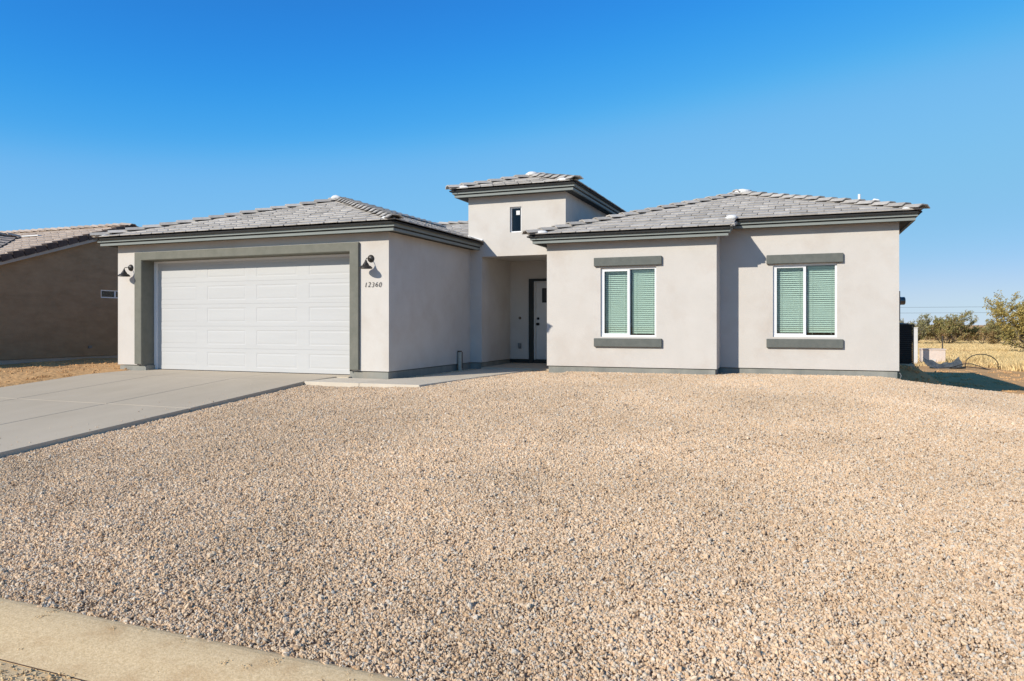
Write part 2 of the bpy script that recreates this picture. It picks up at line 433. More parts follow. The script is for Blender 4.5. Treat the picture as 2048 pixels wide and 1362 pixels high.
# ------------------------------------------------------------------ the house
HS = thing('house', (-6.3, 16, 0), 'pale stucco house with dark grey trim, grey tile roof and white garage door', 'house')
GXL, GXR, GYF = -14.454, -7.343, 12.2
W1L, W1R, W1Y, W2R, W2Y = -5.191, -1.554, 15.32, 1.826, 16.03
TL, TR, TY, TB = -7.396, -4.953, 15.95, 21.3
BACK = 25.0
D0, D1, DT = -13.68, -8.195, 2.345        # garage opening
win1 = (-3.974, -2.779, .646, 2.123); win2 = (-.498, .717, .652, 2.150); winT = (-6.323, -6.036, 3.072, 3.669)
w = lambda *a, **k: wall_y('wall', 'stucco', HS, *a, **k)
w(GXL, GXR, GYF, GYF + .36, 0, 2.78, holes=[(D0, D1, -1, DT)])
w(GXL, GXL + .15, GYF + .36, BACK, 0, 2.78)
w(GXR - .15, GXR, GYF + .36, TY, 0, 2.78)
w(GXR, -7.05, TY, TY + .41, 0, 2.524)
w(TL, TR, TY, TY + .41, 2.524, 4.02, holes=[winT])
w(TL, TL + .15, TY + .41, TB, 2.4, 4.02)
w(TR - .15, TR, TY + .41, TB, 2.4, 4.02)
w(TL + .15, TR - .15, TB - .15, TB, 2.4, 4.02)
w(-7.30, -7.10, TY + .41, 17.95, 0, 2.64)
w(-7.30, W1L + .15, 17.95, 18.1, 0, 2.64, holes=[(-6.445, -5.50, -1, 2.045)])
MB().box(-7.1, W1L, TY + .41, 17.95, 2.56, 2.64).build('porch_ceiling', 'stucco', HS)
w(W1L, W1R, W1Y, W1Y + .15, 0, 2.78, holes=[win1])
w(W1L, W1L + .15, W1Y + .15, 17.95, 0, 2.78)
w(W1R - .15, W1R, W1Y + .15, W2Y + .15, 0, 2.9)
w(W1R, W2R, W2Y, W2Y + .15, 0, 3.0, holes=[win2])
w(W2R - .15, W2R, W2Y + .15, 22.5, 0, 3.0)
w(-1.5, W2R, 22.5, 22.65, 0, 3.0)
w(GXL, -1.5, BACK, BACK + .15, 0, 2.9)
w(-1.65, -1.5, 22.65, BACK, 0, 2.9)
# concrete footing, set back 3 cm under the stucco
def foot(x0, x1, y0, y1): bx('footing', 'plinth', HS, x0, x1, y0, y1, -.42, -.014)
e_ = .03
foot(GXL + e_, D0 - .006 + .05, GYF + e_, GYF + .36); foot(D1 - .05, GXR - e_, GYF + e_, GYF + .36)
foot(GXR - .2, GXR - e_, GYF + .364, TY + e_); foot(GXL + e_, GXL + .2, GYF + .364, BACK)
foot(GXR - e_ + .004, -7.05 - e_, TY + e_, TY + .40)
foot(-7.28, -7.10 - e_, TY + .404, 17.95 + e_)
MB().box(-7.126, -6.455, 17.95 + e_, 18.08, -.42, -.014).build('footing', 'dark_trim', HS)  # entry plinth in near-black: its shade is put into the colour
foot(W1L + e_, W1R - e_, W1Y + e_, W1Y + .15); foot(W1L + e_, W1L + .15, W1Y + .154, 17.94)
foot(W1R - .15, W1R - e_, W1Y + .154, W2Y + e_ - .004); foot(W1R - e_ + .004, W2R - e_, W2Y + e_, W2Y + .15)
foot(W2R - .2, W2R - e_, W2Y + .154, 22.5)

# garage door surround and door
gt = .06
def trim_box(name, m, parent, x0, x1, y0, y1, z0, z1, bev=.012): return bx(name, m, parent, x0, x1, y0, y1, z0, z1, bev)
MB().prism([(-13.885, GYF - gt, .02), (-13.885, GYF - gt, 2.52), (-7.995, GYF - gt, 2.52), (-7.995, GYF - gt, .02), (D1, GYF - gt, .02), (D1, GYF - gt, DT), (D0, GYF - gt, DT), (D0, GYF - gt, .02)],
           [(-13.885, GYF + .001, .02), (-13.885, GYF + .001, 2.52), (-7.995, GYF + .001, 2.52), (-7.995, GYF + .001, .02), (D1, GYF + .001, .02), (D1, GYF + .001, DT), (D0, GYF + .001, DT), (D0, GYF + .001, .02)]).build('garage_surround', 'garage_trim', HS, bevel=.010)
# painted lining of the reveal
MB().box(D0 + .001, D0 + .006, GYF - gt + .012, GYF + .33, -.01, DT - .006).box(D1 - .006, D1 - .001, GYF - gt + .012, GYF + .33, -.01, DT - .006).box(D0 + .001, D1 - .001, GYF - gt + .012, GYF + .33, DT - .005, DT - .001).build('reveal', 'garage_trim', HS)
GD = bx('garage_door', 'vinyl', HS, D0 + .01, D0 + .09, GYF + .285, GYF + .345, -.11, DT - .01)
MB().box(D1 - .09, D1 - .01, GYF + .285, GYF + .345, -.11, DT - .01).box(D0 + .09, D1 - .09, GYF + .285, GYF + .345, DT - .05, DT - .01).build('jamb', 'vinyl', GD)
ns, dz0 = 5, -.10
dh = (DT - .012 - dz0) / ns
def door_section(z0, z1):
    bm = bmesh.new(); y = GYF + .318
    x0, x1 = D0 + .035, D1 - .035; nP = 4; cw = (x1 - x0) / nP
    xs = [x0]; mg = .145
    for i in range(nP): xs += [x0 + i * cw + mg, x0 + (i + 1) * cw - mg]
    xs.append(x1)
    h = z1 - z0; zs = [z0, z0 + .085, z1 - .085, z1]
    V = {(i, j): bm.verts.new((x, y, z)) for i, x in enumerate(xs) for j, z in enumerate(zs)}
    pan = []
    for i in range(len(xs) - 1):
        for j in range(3):
            f = bm.faces.new((V[i, j], V[i + 1, j], V[i + 1, j + 1], V[i, j + 1]))
            if j == 1 and i % 2 == 1: pan.append(f)
    for f in pan:
        for th, dy in ((.010, .004), (.016, 0), (.022, -.003)):
            bmesh.ops.inset_region(bm, faces=[f], thickness=th, depth=0, use_even_offset=True)
            for v in f.verts: v.co.y += dy
    # edges turned back (section joint) and a body behind
    be = [e for e in bm.edges if len(e.link_faces) == 1]
    r = bmesh.ops.extrude_edge_only(bm, edges=be)
    for v in r['geom']:
        if isinstance(v, bmesh.types.BMVert):
            v.co.y += .014
            v.co.z += .005 if v.co.z < (z0 + z1) / 2 else -.005
    be = [e for e in bm.edges if len(e.link_faces) == 1]
    r = bmesh.ops.extrude_edge_only(bm, edges=be)
    for v in r['geom']:
        if isinstance(v, bmesh.types.BMVert): v.co.y += .03
    bmesh.ops.holes_fill(bm, edges=[e for e in bm.edges if len(e.link_faces) == 1], sides=0)
    bmesh.ops.recalc_face_normals(bm, faces=bm.faces)
    o = Vector(((x0 + x1) / 2, y, z0))
    for v in bm.verts: v.co -= o
    me = bpy.data.meshes.new('section'); bm.to_mesh(me); bm.free()
    link_mesh('section', me, M['door_white'], GD, o)
for k in range(ns): door_section(dz0 + k * dh + .001, dz0 + (k + 1) * dh - .001)
bx('bottom_seal', 'black_matte', GD, D0 + .04, D1 - .04, GYF + .33, GYF + .355, -.118, -.098)

# windows with blinds
def window(rect, y, slats=True):
    x0, x1, z0, z1 = rect; yf = y + .045
    xm = (x0 + x1) / 2 - .005
    fr = MB(); t = .038 if slats else .028
    fr.box(x0, x0 + t, yf, yf + .07, z0, z1).box(x1 - t, x1, yf, yf + .07, z0, z1).box(x0 + t, x1 - t, yf, yf + .07, z0, z0 + t).box(x0 + t, x1 - t, yf, yf + .07, z1 - t, z1)
    W = fr.build('window', 'vinyl', HS)
    if not slats:
        bx('pane', 'glass_dark', W, x0 + t, x1 - t, yf + .03, yf + .036, z0 + t, z1 - t)
        bx('sticker', 'mortar', W, x1 - t - .125, x1 - t - .035, yf + .024, yf + .029, z1 - t - .155, z1 - t - .055)
        return W
    s = .034                                            # sliding sash (left, in front), fixed sash (right)
    sa = MB(); a, c = x0 + t, xm + .03; ys = yf + .006
    sa.box(a, a + s, ys, ys + .03, z0 + t, z1 - t).box(c - s - .015, c, ys, ys + .03, z0 + t, z1 - t).box(a + s, c - s - .015, ys, ys + .03, z0 + t, z0 + t + s).box(a + s, c - s - .015, ys, ys + .03, z1 - t - s, z1 - t)
    sa.build('sash', 'vinyl', W)
    bx('pane', 'glass', W, a + s, c - s - .015, ys + .012, ys + .017, z0 + t + s, z1 - t - s)
    bx('mullion', 'vinyl', W, xm + .005, xm + .04, yf + .038, yf + .066, z0 + t, z1 - t)
    bx('pane', 'glass', W, xm + .04, x1 - t, yf + .046, yf + .051, z0 + t, z1 - t)
    yb = yf + .135
    for (p, q) in ((x0 + .07, xm - .004), (xm + .06, x1 - .012)):
        bx('blind_rail', 'slat', W, p, q, yb - .02, yb + .03, z1 - .095, z1 - .045)
        n = int((z1 - z0 - .14) / .0425); base = None
        for k in range(n):
            z = z1 - .11 - k * .0425
            if base is None:
                b = MB(); d, hgt = .016, .0192
                b.prism([(p, -d, -hgt), (q, -d, -hgt), (q, d, hgt), (p, d, hgt)], [(p, -d - .003, -hgt), (q, -d - .003, -hgt), (q, d - .003, hgt), (p, d - .003, hgt)])
                base = b.mesh('slat'); base.materials.append(M['slat'])
            dx = random.uniform(-.002, .002)
            link_at('slat', base, W, Matrix.Translation((dx, yb, z)) @ Matrix.Rotation(random.uniform(-.03, .03), 4, 'X'))
        bl = (q - p)
        for fx in (.17, .83): bx('cord', 'slat', W, p + bl * fx - .002, p + bl * fx + .002, yb - .034, yb - .031, z0 + .05, z1 - .06)
    # added black sheet: the unlit room behind the blind, put into colour
    b = MB(); b.box(x0 - .3, x1 + .3, y + .9, y + .93, z0 - .3, z1 + .3); b.build('room_dark_sheet', 'black_matte', W)
    return W
for rect, y in ((win1, W1Y), (win2, W2Y)):
    W = window(rect, y)
    cx = (rect[0] + rect[1]) / 2
    hx = .727
    trim_box('header', 'trim', W, cx - hx - .005, cx + hx - .005, y - .065, y + .002, 2.157, 2.342)
    trim_box('sill', 'trim', W, cx - hx - .005, cx + hx - .005, y - .065, y + .002, .431, .613)
window(winT, TY, slats=False)
# entry door
FD = MB().box(-6.40, -5.52, 18.02, 18.06, -.0, 2.005).build('front_door', 'white_paint', HS)
MB().box(-6.572, -6.442, 17.915, 17.952, -.09, 2.10).box(-6.442, -5.35, 17.915, 17.952, 2.035, 2.10).box(-5.50, -5.35, 17.915, 17.952, -.09, 2.035).build('door_surround', 'dark_trim', FD)
MB().box(-6.444, -6.403, 17.96, 18.07, -.09, 2.035).box(-6.403, -5.51, 17.96, 18.07, 2.008, 2.035).build('jamb', 'white_paint', FD)
bx('threshold', 'dark_trim', FD, -6.44, -5.5, 17.93, 18.05, -.10, -.004)
MB().box(-6.235, -6.205, 18.005, 18.02, 1.48, 1.855).box(-6.205, -5.72, 18.005, 18.02, 1.825, 1.855).box(-6.205, -5.72, 18.005, 18.02, 1.48, 1.51).box(-5.72, -5.69, 18.005, 18.02, 1.48, 1.855).build('light_frame', 'dark_trim', FD)
bx('light_pane', 'black', FD, -6.205, -5.72, 18.012, 18.018, 1.51, 1.825)
MB().lathe([(.036, 0), (.036, -.012), (.018, -.02), (.018, -.045), (.034, -.055), (.036, -.075), (.022, -.088)], (-6.345, 18.02, .92), 18, 'y').build('knob', 'black_matte', FD, smooth=True)
MB().lathe([(.034, 0), (.034, -.016), (.027, -.024)], (-6.345, 18.02, 1.064), 18, 'y').build('deadbolt', 'black_matte', FD, smooth=True)

# ------------------------------------------------------------------ roofs
P_ = .31
def clip(poly, hp):
    """clip 2D polygon by convex-or-not polygon edges list of half planes (a,b,c): a*x+b*y+c>=0"""
    for a, b, c in hp:
        out = []
        for i in range(len(poly)):
            p, q = poly[i], poly[(i + 1) % len(poly)]
            dp, dq = a * p[0] + b * p[1] + c, a * q[0] + b * q[1] + c
            if dp >= 0: out.append(p)
            if (dp >= 0) != (dq >= 0):
                t = dp / (dp - dq); out.append((p[0] + t * (q[0] - p[0]), p[1] + t * (q[1] - p[1])))
        poly = out
        if len(poly) < 3: return []
    return poly
def half(p, q):
    """half plane left of p->q"""
    a, b = -(q[1] - p[1]), q[0] - p[0]
    return (a, b, -(a * p[0] + b * p[1]))
def area(p): return abs(sum(p[i][0] * p[(i + 1) % len(p)][1] - p[(i + 1) % len(p)][0] * p[i][1] for i in range(len(p)))) / 2

TW, TLEN, TEXP = .318, .425, .352
VIS = []            # (priority, fn) of every tile of our house
tile_mesh = {}
def tile_data(kind, key, outline):
    """outline in (along eave, up slope from the tail) coordinates; solid tilted slab"""
    th = .026; tail, head = .036, .002
    zb = lambda s: tail + (head - tail) * s / TLEN
    b = MB(); b.prism([(a, s, zb(s)) for a, s in outline], [(a, s, zb(s) + th - (.010 if s < .004 else 0)) for a, s in outline])
    return b
def std_outline(v):
    rr = random.Random(v); j = lambda: rr.uniform(-.004, .004)
    g = .0035; n = .012
    return [(-TW / 2 + g + n, 0 + j()), (TW / 2 - g - n, 0 + j()), (TW / 2 - g, n + .004), (TW / 2 - g, TLEN), (-TW / 2 + g, TLEN), (-TW / 2 + g, n + .004)]
def roof_plane(o, u, v, z0, convex_parts, p, deck, tiles, prio, overhang=0.0):
    """o: world xy of the eave start, u along eave, v inward; convex_parts: ccw polygons in plan (a, b)"""
    u = Vector((*u, 0)); v = Vector((*v, 0)); k = math.sqrt(1 + p * p)
    up = (v + Vector((0, 0, p))).normalized(); nrm = u.cross(up).normalized()
    O = Vector((*o, z0))
    Wm = Matrix((( u.x, up.x, nrm.x, O.x), (u.y, up.y, nrm.y, O.y), (u.z, up.z, nrm.z, O.z), (0, 0, 0, 1)))
    for part in convex_parts:
        pts = [O + u * a + up * (b * k) for a, b in part]
        deck.prism([q - nrm * .03 - Vector((0, 0, 0)) for q in pts], [q - nrm * .002 for q in pts])
        sp = [(a, b * k) for a, b in part]
        hps = [half(sp[i], sp[(i + 1) % len(sp)]) for i in range(len(sp))]
        smin, smax = min(b for a, b in sp), max(b for a, b in sp); amin, amax = min(a for a, b in sp), max(a for a, b in sp)
        r0 = int(math.floor(smin / TEXP + 1e-6)); r1 = int(math.ceil(smax / TEXP))
        for r in range(r0, r1):
            s0 = r * TEXP
            off = (r % 2) * TW / 2 + random.Random(r * 31 + int(O.x * 7)).uniform(-.03, .03)
            c0 = int(math.floor((amin - off) / TW)) - 1; c1 = int(math.ceil((amax - off) / TW)) + 1
            for c in range(c0, c1 + 1):
                ac = off + c * TW
                # a tile covers [s0, s0+TLEN]; keep it whole where its exposed face is inside
                rect = [(ac - TW / 2, s0), (ac + TW / 2, s0), (ac + TW / 2, s0 + TEXP), (ac - TW / 2, s0 + TEXP)]
                cl = clip(rect, hps)
                if not cl or area(cl) < .006: continue
                whole = area(cl) > .995 * TW * TEXP
                ctr = O + u * ac + up * (s0 + .2)
                tiles.append((whole, ac, s0, cl, Wm, ctr, prio(ctr, nrm)))
def prio_house(ctr, nrm):
    d = Vector((0, 0, CAM_Z)) - ctr
    return d.normalized().dot(nrm) / d.length_squared
def place_tiles(roofs, mname, limit, tname='tile'):
    """roofs: list of (roof object, tiles). The `limit` largest in view become objects; the rest one joined part per roof"""
    allt = sorted(((t[6], ri, ti) for ri, (ro, ts) in enumerate(roofs) for ti, t in enumerate(ts)), reverse=True)
    chosen = {(ri, ti) for pr, ri, ti in allt[:limit] if pr > 0}
    shared = []
    for vv in range(6):
        me = tile_data('t', vv, std_outline(vv)).mesh('tile'); me.materials.append(M[mname]); shared.append(me)
    for ri, (ro, ts) in enumerate(roofs):
        rest = MB()
        for ti, (whole, ac, s0, cl, Wm, ctr, pr) in enumerate(ts):
            rj = Matrix.Translation((random.uniform(-.003, .003), random.uniform(-.006, .006), random.uniform(0, .004))) @ Matrix.Rotation(random.uniform(-.008, .008), 4, 'Z') @ Matrix.Rotation(random.uniform(-.006, .006), 4, 'Y')
            if whole:
                Wt = Wm @ Matrix.Translation((ac, s0, 0)) @ rj
                if (ri, ti) in chosen: link_at(tname, random.choice(shared), ro, Wt)
                else:
                    b = tile_data('t', 0, std_outline(random.randrange(6))); base = len(rest.v)
                    rest.v += [tuple(Wt @ Vector(p)) for p in b.v]; rest.f += [tuple(base + i for i in f) for f in b.f]
            else:
                ol = [(a - ac, s - s0) for a, s in cl]
                # lengthen under the next course where the cut leaves the head edge free
                b = tile_data('c', 0, ol); Wt = Wm @ Matrix.Translation((ac, s0, 0))
                if (ri, ti) in chosen:
                    me = b.mesh('tile'); me.materials.append(M[mname]); link_at(tname, me, ro, Wt)
                else:
                    base = len(rest.v); rest.v += [tuple(Wt @ Vector(p)) for p in b.v]; rest.f += [tuple(base + i for i in f) for f in b.f]
        if rest.v: tag(rest.build('tile_field', mname, ro), kind='stuff')

def cap_mesh(name, m, wdt=.165, drop=.070, L=.43, th=.022):
    out0 = [(-wdt, -drop), (-wdt * .42, 0), (wdt * .42, 0), (wdt, -drop)]
    inn0 = [(wdt - .02, -drop - .006), (wdt * .38, -th), (-wdt * .38, -th), (-wdt + .02, -drop - .006)]
    sec = out0 + inn0
    b = MB(); b.prism([(x * 1.04, 0, z + .048) for x, z in sec], [(x * .92, L, z) for x, z in sec])
    me = b.mesh(name); me.materials.append(m); return me
CAPM = {}
def caps(A, B, roof, mname, name='ridge_tile', lift=.088, exp=.36, start=-.05, stop=.1):
    A, B = Vector(A), Vector(B); d = (B - A); L = d.length; y = d.normalized()
    x = y.cross(Vector((0, 0, 1))).normalized(); z = x.cross(y).normalized()
    if mname not in CAPM: CAPM[mname] = cap_mesh(name, M[mname])
    s = start
    while s < L - stop:
        o = A + y * s + Vector((0, 0, lift))
        W = Matrix(((x.x, y.x, z.x, o.x), (x.y, y.y, z.y, o.y), (x.z, y.z, z.z, o.z), (0, 0, 0, 1)))
        W = W @ Matrix.Translation((random.uniform(-.008, .008), 0, random.uniform(-.003, .005))) @ Matrix.Rotation(random.uniform(-.02, .02), 4, 'Z') @ Matrix.Rotation(random.uniform(-.02, .02), 4, 'Y')
        link_at(name, CAPM[mname], roof, W)
        s += exp
def blob(name, m, parent, c, r, seed=0):
    bm = bmesh.new(); bmesh.ops.create_icosphere(bm, subdivisions=2, radius=1)
    for v in bm.verts:
        n = 1 + .28 * noise.noise(v.co * 1.7 + Vector((seed, 0, 0)))
        v.co = Vector((v.co.x * r[0], v.co.y * r[1], v.co.z * r[2])) * n
    me = bpy.data.meshes.new(name); bm.to_mesh(me); bm.free()
    for p in me.polygons: p.use_smooth = True
    return link_mesh(name, me, M[m], parent, c)

def mitre(A, B, n, d0, d1, z0, z1, mA, mB, zslope=0):
    """board along A->B (xy), from d0 to d1 outside the wall line, mitred ends (+1 outside corner, -1 inside, 0 square)"""
    A, B, n = Vector((*A, 0)), Vector((*B, 0)), Vector((*n, 0)); u = (B - A).normalized()
    a0, a1 = A + n * d0 - u * d0 * mA, A + n * d1 - u * d1 * mA
    b0, b1 = B + n * d0 + u * d0 * mB, B + n * d1 + u * d1 * mB
    lo = [(p.x, p.y, z0) for p in (a0, b0, b1, a1)]; hi = [(p.x, p.y, z1) for p in (a0, b0, b1, a1)]
    return lo, hi
def eave(roof, segs, zb):
    """segs: (A, B, n, mA, mB); zb = underside of the lower board"""
    for A, B, n, mA, mB in segs:
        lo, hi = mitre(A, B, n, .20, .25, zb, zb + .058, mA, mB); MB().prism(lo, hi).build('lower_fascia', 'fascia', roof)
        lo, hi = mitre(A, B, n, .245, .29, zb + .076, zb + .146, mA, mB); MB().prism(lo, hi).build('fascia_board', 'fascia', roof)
        lo, hi = mitre(A, B, n, .19, .252, zb + .05, zb + .192, mA, mB); MB().prism(lo, hi).build('bird_stop_shade', 'under', roof)  # bird stop, black and tall so its colour draws the tile edge's shadow
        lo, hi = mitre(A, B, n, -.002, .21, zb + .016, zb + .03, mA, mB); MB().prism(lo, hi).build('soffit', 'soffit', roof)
OH = .35; ZB = 2.68; ZE = ZB + .158
roofs = []
# garage roof
deck = MB(); tiles = []
gl, gr, gy = GXL - OH, GXR + OH, GYF - OH; hw = (gr - gl) / 2
roof_plane((gl, gy), (1, 0), (0, 1), ZE, [[(0, 0), (2 * hw, 0), (hw, hw)]], P_, deck, tiles, prio_house)
Lr = 22.2 - gy
ty = TY - gy; tx = gr - TL
roof_plane((gr, gy), (0, 1), (-1, 0), ZE, [[(0, 0), (ty, 0), (ty, hw), (hw, hw)], [(ty, tx), (Lr, tx), (Lr, hw), (ty, hw)]], P_, deck, tiles, prio_house)
roof_plane((gl, 22.2), (0, -1), (1, 0), ZE, [[(0, 0), (Lr, 0), (Lr - hw, hw), (0, hw)]], P_, deck, tiles, prio_house)
RG = deck.build('roof', 'under', HS, origin=((gl + gr) / 2, 15, ZE)); roofs.append((RG, tiles))
apx = Vector(((gl + gr) / 2, gy + hw, ZE + P_ * hw))
caps((gl, gy, ZE), apx, RG, 'tile'); caps((gr, gy, ZE), apx, RG, 'tile'); caps(apx + Vector((0, 9.0, 0)), apx, RG, 'tile')
blob('mortar', 'mortar', RG, apx + Vector((-.05, -.12, .075)), (.15, .14, .07), 1)
blob('mortar', 'mortar', RG, (gl + .16, gy + .10, ZE + .075), (.17, .10, .032), 2); blob('mortar', 'mortar', RG, (gr - .28, gy + .14, ZE + .085), (.12, .08, .04), 3)
eave(RG, [((GXL, GYF), (GXR, GYF), (0, -1), 1, 1), ((GXR, GYF), (GXR, TY), (1, 0), 1, 0), ((GXL, BACK), (GXL, GYF), (-1, 0), 1, 1)], ZB)
# end of the side fascia at the entry, and the white flashing on the tower wall
MB().prism([(TL + .01, TY - .02, ZE + P_ * tx + .08), (gr - .02, TY - .02, ZE + .10), (gr - .02, TY - .02, ZE + .03), (TL + .01, TY - .02, ZE + P_ * tx)],
           [(TL + .01, TY - .003, ZE + P_ * tx + .08), (gr - .02, TY - .003, ZE + .10), (gr - .02, TY - .003, ZE + .03), (TL + .01, TY - .003, ZE + P_ * tx)]).build('flashing', 'mortar', RG)
MB().prism([(TL + .01, TY - .07, ZE + P_ * tx + .075), (gr - .02, TY - .07, ZE + .068), (gr - .02, TY - .021, ZE + .068), (TL + .01, TY - .021, ZE + P_ * tx + .075)],
           [(TL + .01, TY - .07, ZE + P_ * tx + .09), (gr - .02, TY - .07, ZE + .083), (gr - .02, TY - .021, ZE + .083), (TL + .01, TY - .021, ZE + P_ * tx + .09)]).build('flashing', 'mortar', RG)
# wing roof
deck = MB(); tiles = []
wl_, wr_, wy1, wy2 = W1L - OH, W2R + OH, W1Y - OH, W2Y - OH
jog = W1R + OH; dy = wy2 - wy1
t_ = ((wr_ - wl_) + dy) / 2
ZE2 = ZE + P_ * dy
jl = jog - wl_
roof_plane((wl_, wy1), (1, 0), (0, 1), ZE, [[(0, 0), (jl, 0), (jl, dy), (dy, dy)], [(dy, dy), (wr_ - wl_, dy), (t_, t_)]], P_, deck, tiles, prio_house)
Lw = 22.86 - wy2; t2 = t_ - dy
roof_plane((wr_, wy2), (0, 1), (-1, 0), ZE2, [[(0, 0), (Lw, 0), (Lw - t2, t2), (t2, t2)]], P_, deck, tiles, prio_house)
L3 = 22.86 - wy1
roof_plane((wl_, 22.86), (0, -1), (1, 0), ZE, [[(0, 0), (L3, 0), (L3 - t_, t_), (0, t_)]], P_, deck, tiles, prio_house)
roof_plane((wr_, 22.86), (-1, 0), (0, -1), ZE2, [[(0, 0), (7, 0), (t2, t2)]], P_, deck, tiles, prio_house)
RW = deck.build('roof', 'under', HS, origin=(-1.7, 18, ZE)); roofs.append((RW, tiles))
apw = Vector((wl_ + t_, wy1 + t_, ZE + P_ * t_))
caps((wl_, wy1, ZE), apw, RW, 'tile'); caps((wr_, wy2, ZE2), apw, RW, 'tile'); caps((wr_, 22.86, ZE2), apw, RW, 'tile')
blob('mortar', 'mortar', RW, apw + Vector((.02, -.08, .08)), (.20, .16, .075), 4); blob('mortar', 'mortar', RW, (jog - .08, wy2 - .02, ZE2 + .055), (.12, .12, .062), 5)
blob('mortar', 'mortar', RW, (wl_ + .30, wy1 + .10, ZE + .08), (.16, .08, .045), 6); blob('mortar', 'mortar', RW, (wr_ - .24, wy2 + .06, ZE2 + .06), (.12, .06, .035), 8)
eave(RW, [((W1L, W1Y), (W1R, W1Y), (0, -1), 1, 1), ((W1L, TY), (W1L, W1Y), (-1, 0), 0, 1)], ZB)
eave(RW, [((W1R + .27, W2Y), (W2R, W2Y), (0, -1), 0, 1), ((W2R, W2Y), (W2R, 22.5), (1, 0), 1, 1), ((W2R, 22.5), (-1.5, 22.5), (0, 1), 1, 0)], ZB + P_ * dy)
# sloping barge end at the jog
def rake(x0, x1, ya, yb, za, zb_, h, m):
    MB().prism([(x0, ya, za), (x1, ya, za), (x1, yb, zb_), (x0, yb, zb_)], [(x0, ya, za + h), (x1, ya, za + h), (x1, yb, zb_ + h), (x0, yb, zb_ + h)]).build('barge_board', m, RW)
rake(W1R + .255, W1R + .285, W1Y - .25, W2Y - .02, ZB + .05, ZB + .05 + P_ * .69, .125, 'fascia')
rake(W1R + .18, W1R + .25, W1Y - .19, W2Y - .02, ZB + .05, ZB + .26, .12, 'under')
rake(W1R + .29, W1R + .375, W1Y - .33, W2Y - .20, ZE + .015, ZE + .015 + P_ * .49, .055, 'tile')
# tower roof
deck = MB(); tiles = []
tl, tr, tyf = TL - .345, TR + .345, TY - .345; th_ = (tr - tl) / 2; ZT = 3.93 + .158; Lt = TB + .345 - tyf
roof_plane((tl, tyf), (1, 0), (0, 1), ZT, [[(0, 0), (2 * th_, 0), (th_, th_)]], P_, deck, tiles, prio_house)
roof_plane((tr, tyf), (0, 1), (-1, 0), ZT, [[(0, 0), (Lt, 0), (Lt - th_, th_), (th_, th_)]], P_, deck, tiles, prio_house)
roof_plane((tl, TB + .345), (0, -1), (1, 0), ZT, [[(0, 0), (Lt, 0), (Lt - th_, th_), (th_, th_)]], P_, deck, tiles, prio_house)
roof_plane((tr, TB + .345), (-1, 0), (0, -1), ZT, [[(0, 0), (2 * th_, 0), (th_, th_)]], P_, deck, tiles, prio_house)
RT = deck.build('roof', 'under', HS, origin=((tl + tr) / 2, 18, ZT)); roofs.append((RT, tiles))
apt = Vector(((tl + tr) / 2, tyf + th_, ZT + P_ * th_))
caps((tl, tyf, ZT), apt, RT, 'tile'); caps((tr, tyf, ZT), apt, RT, 'tile'); caps(apt + Vector((0, Lt - 2 * th_, 0)), apt, RT, 'tile')
blob('mortar', 'mortar', RT, apt + Vector((0, -.10, .07)), (.15, .13, .07), 11)
blob('mortar', 'mortar', RT, (tl + .32, tyf + .10, ZT + .075), (.15, .07, .04), 12); blob('mortar', 'mortar', RT, (tr - .34, tyf + .13, ZT + .085), (.14, .07, .045), 13)
eave(RT, [((TL, TY), (TR, TY), (0, -1), 1, 1), ((TR, TY), (TR, TB), (1, 0), 1, 1), ((TL, TB), (TL, TY), (-1, 0), 1, 1), ((TR, TB), (TL, TB), (0, 1), 1, 1)], 3.93)
# main roof behind
deck = MB(); tiles = []
zm = 4.29 - .06; ym = 22.0; run = 4.6
roof_plane((-14.8, ym - run), (1, 0), (0, 1), zm - P_ * run, [[(0, 0), (13.3, 0), (13.3, run), (0, run)]], P_, deck, tiles, prio_house)
roof_plane((-1.5, ym + 3.4), (-1, 0), (0, -1), zm - P_ * 3.4, [[(0, 0), (13.3, 0), (13.3, 3.4), (0, 3.4)]], P_, deck, tiles, prio_house)
RM = deck.build('roof', 'under', HS, origin=(-8, 22, 3)); roofs.append((RM, tiles))
caps((-14.8, ym, zm), (-1.5, ym, zm), RM, 'tile')
place_tiles(roofs, 'tile', 300)
blob('mortar', 'mortar', RM, (-8.95, 20.1, zm - P_ * 1.9 + .07), (.22, .14, .05), 21)

# vents on the right hand slope
VP = thing('vent_pipe', (1.215, 17.4, 3.28), 'thin white vent pipe poking up behind the right hip', 'vent pipe')
MB().tube([(1.215, 17.4, 3.26), (1.215, 17.4, 3.72)], .028, 12).build('pipe', 'vinyl', VP)
MB().lathe([(.10, 0), (.09, .02), (.05, .10), (.032, .13)], (1.215, 17.4, 3.31), 16).build('flashing', 'steel', VP, smooth=True)
RV = thing('roof_vent', (1.55, 17.2, 3.30), 'white low roof vent behind the right hip', 'roof vent')
MB().prism([(1.36, 17.0, 3.20), (1.74, 17.0, 3.10), (1.74, 17.42, 3.10), (1.36, 17.42, 3.20)], [(1.46, 17.10, 3.575), (1.58, 17.10, 3.545), (1.60, 17.32, 3.54), (1.46, 17.32, 3.57)]).build('hood', 'mortar', RV, bevel=.03)

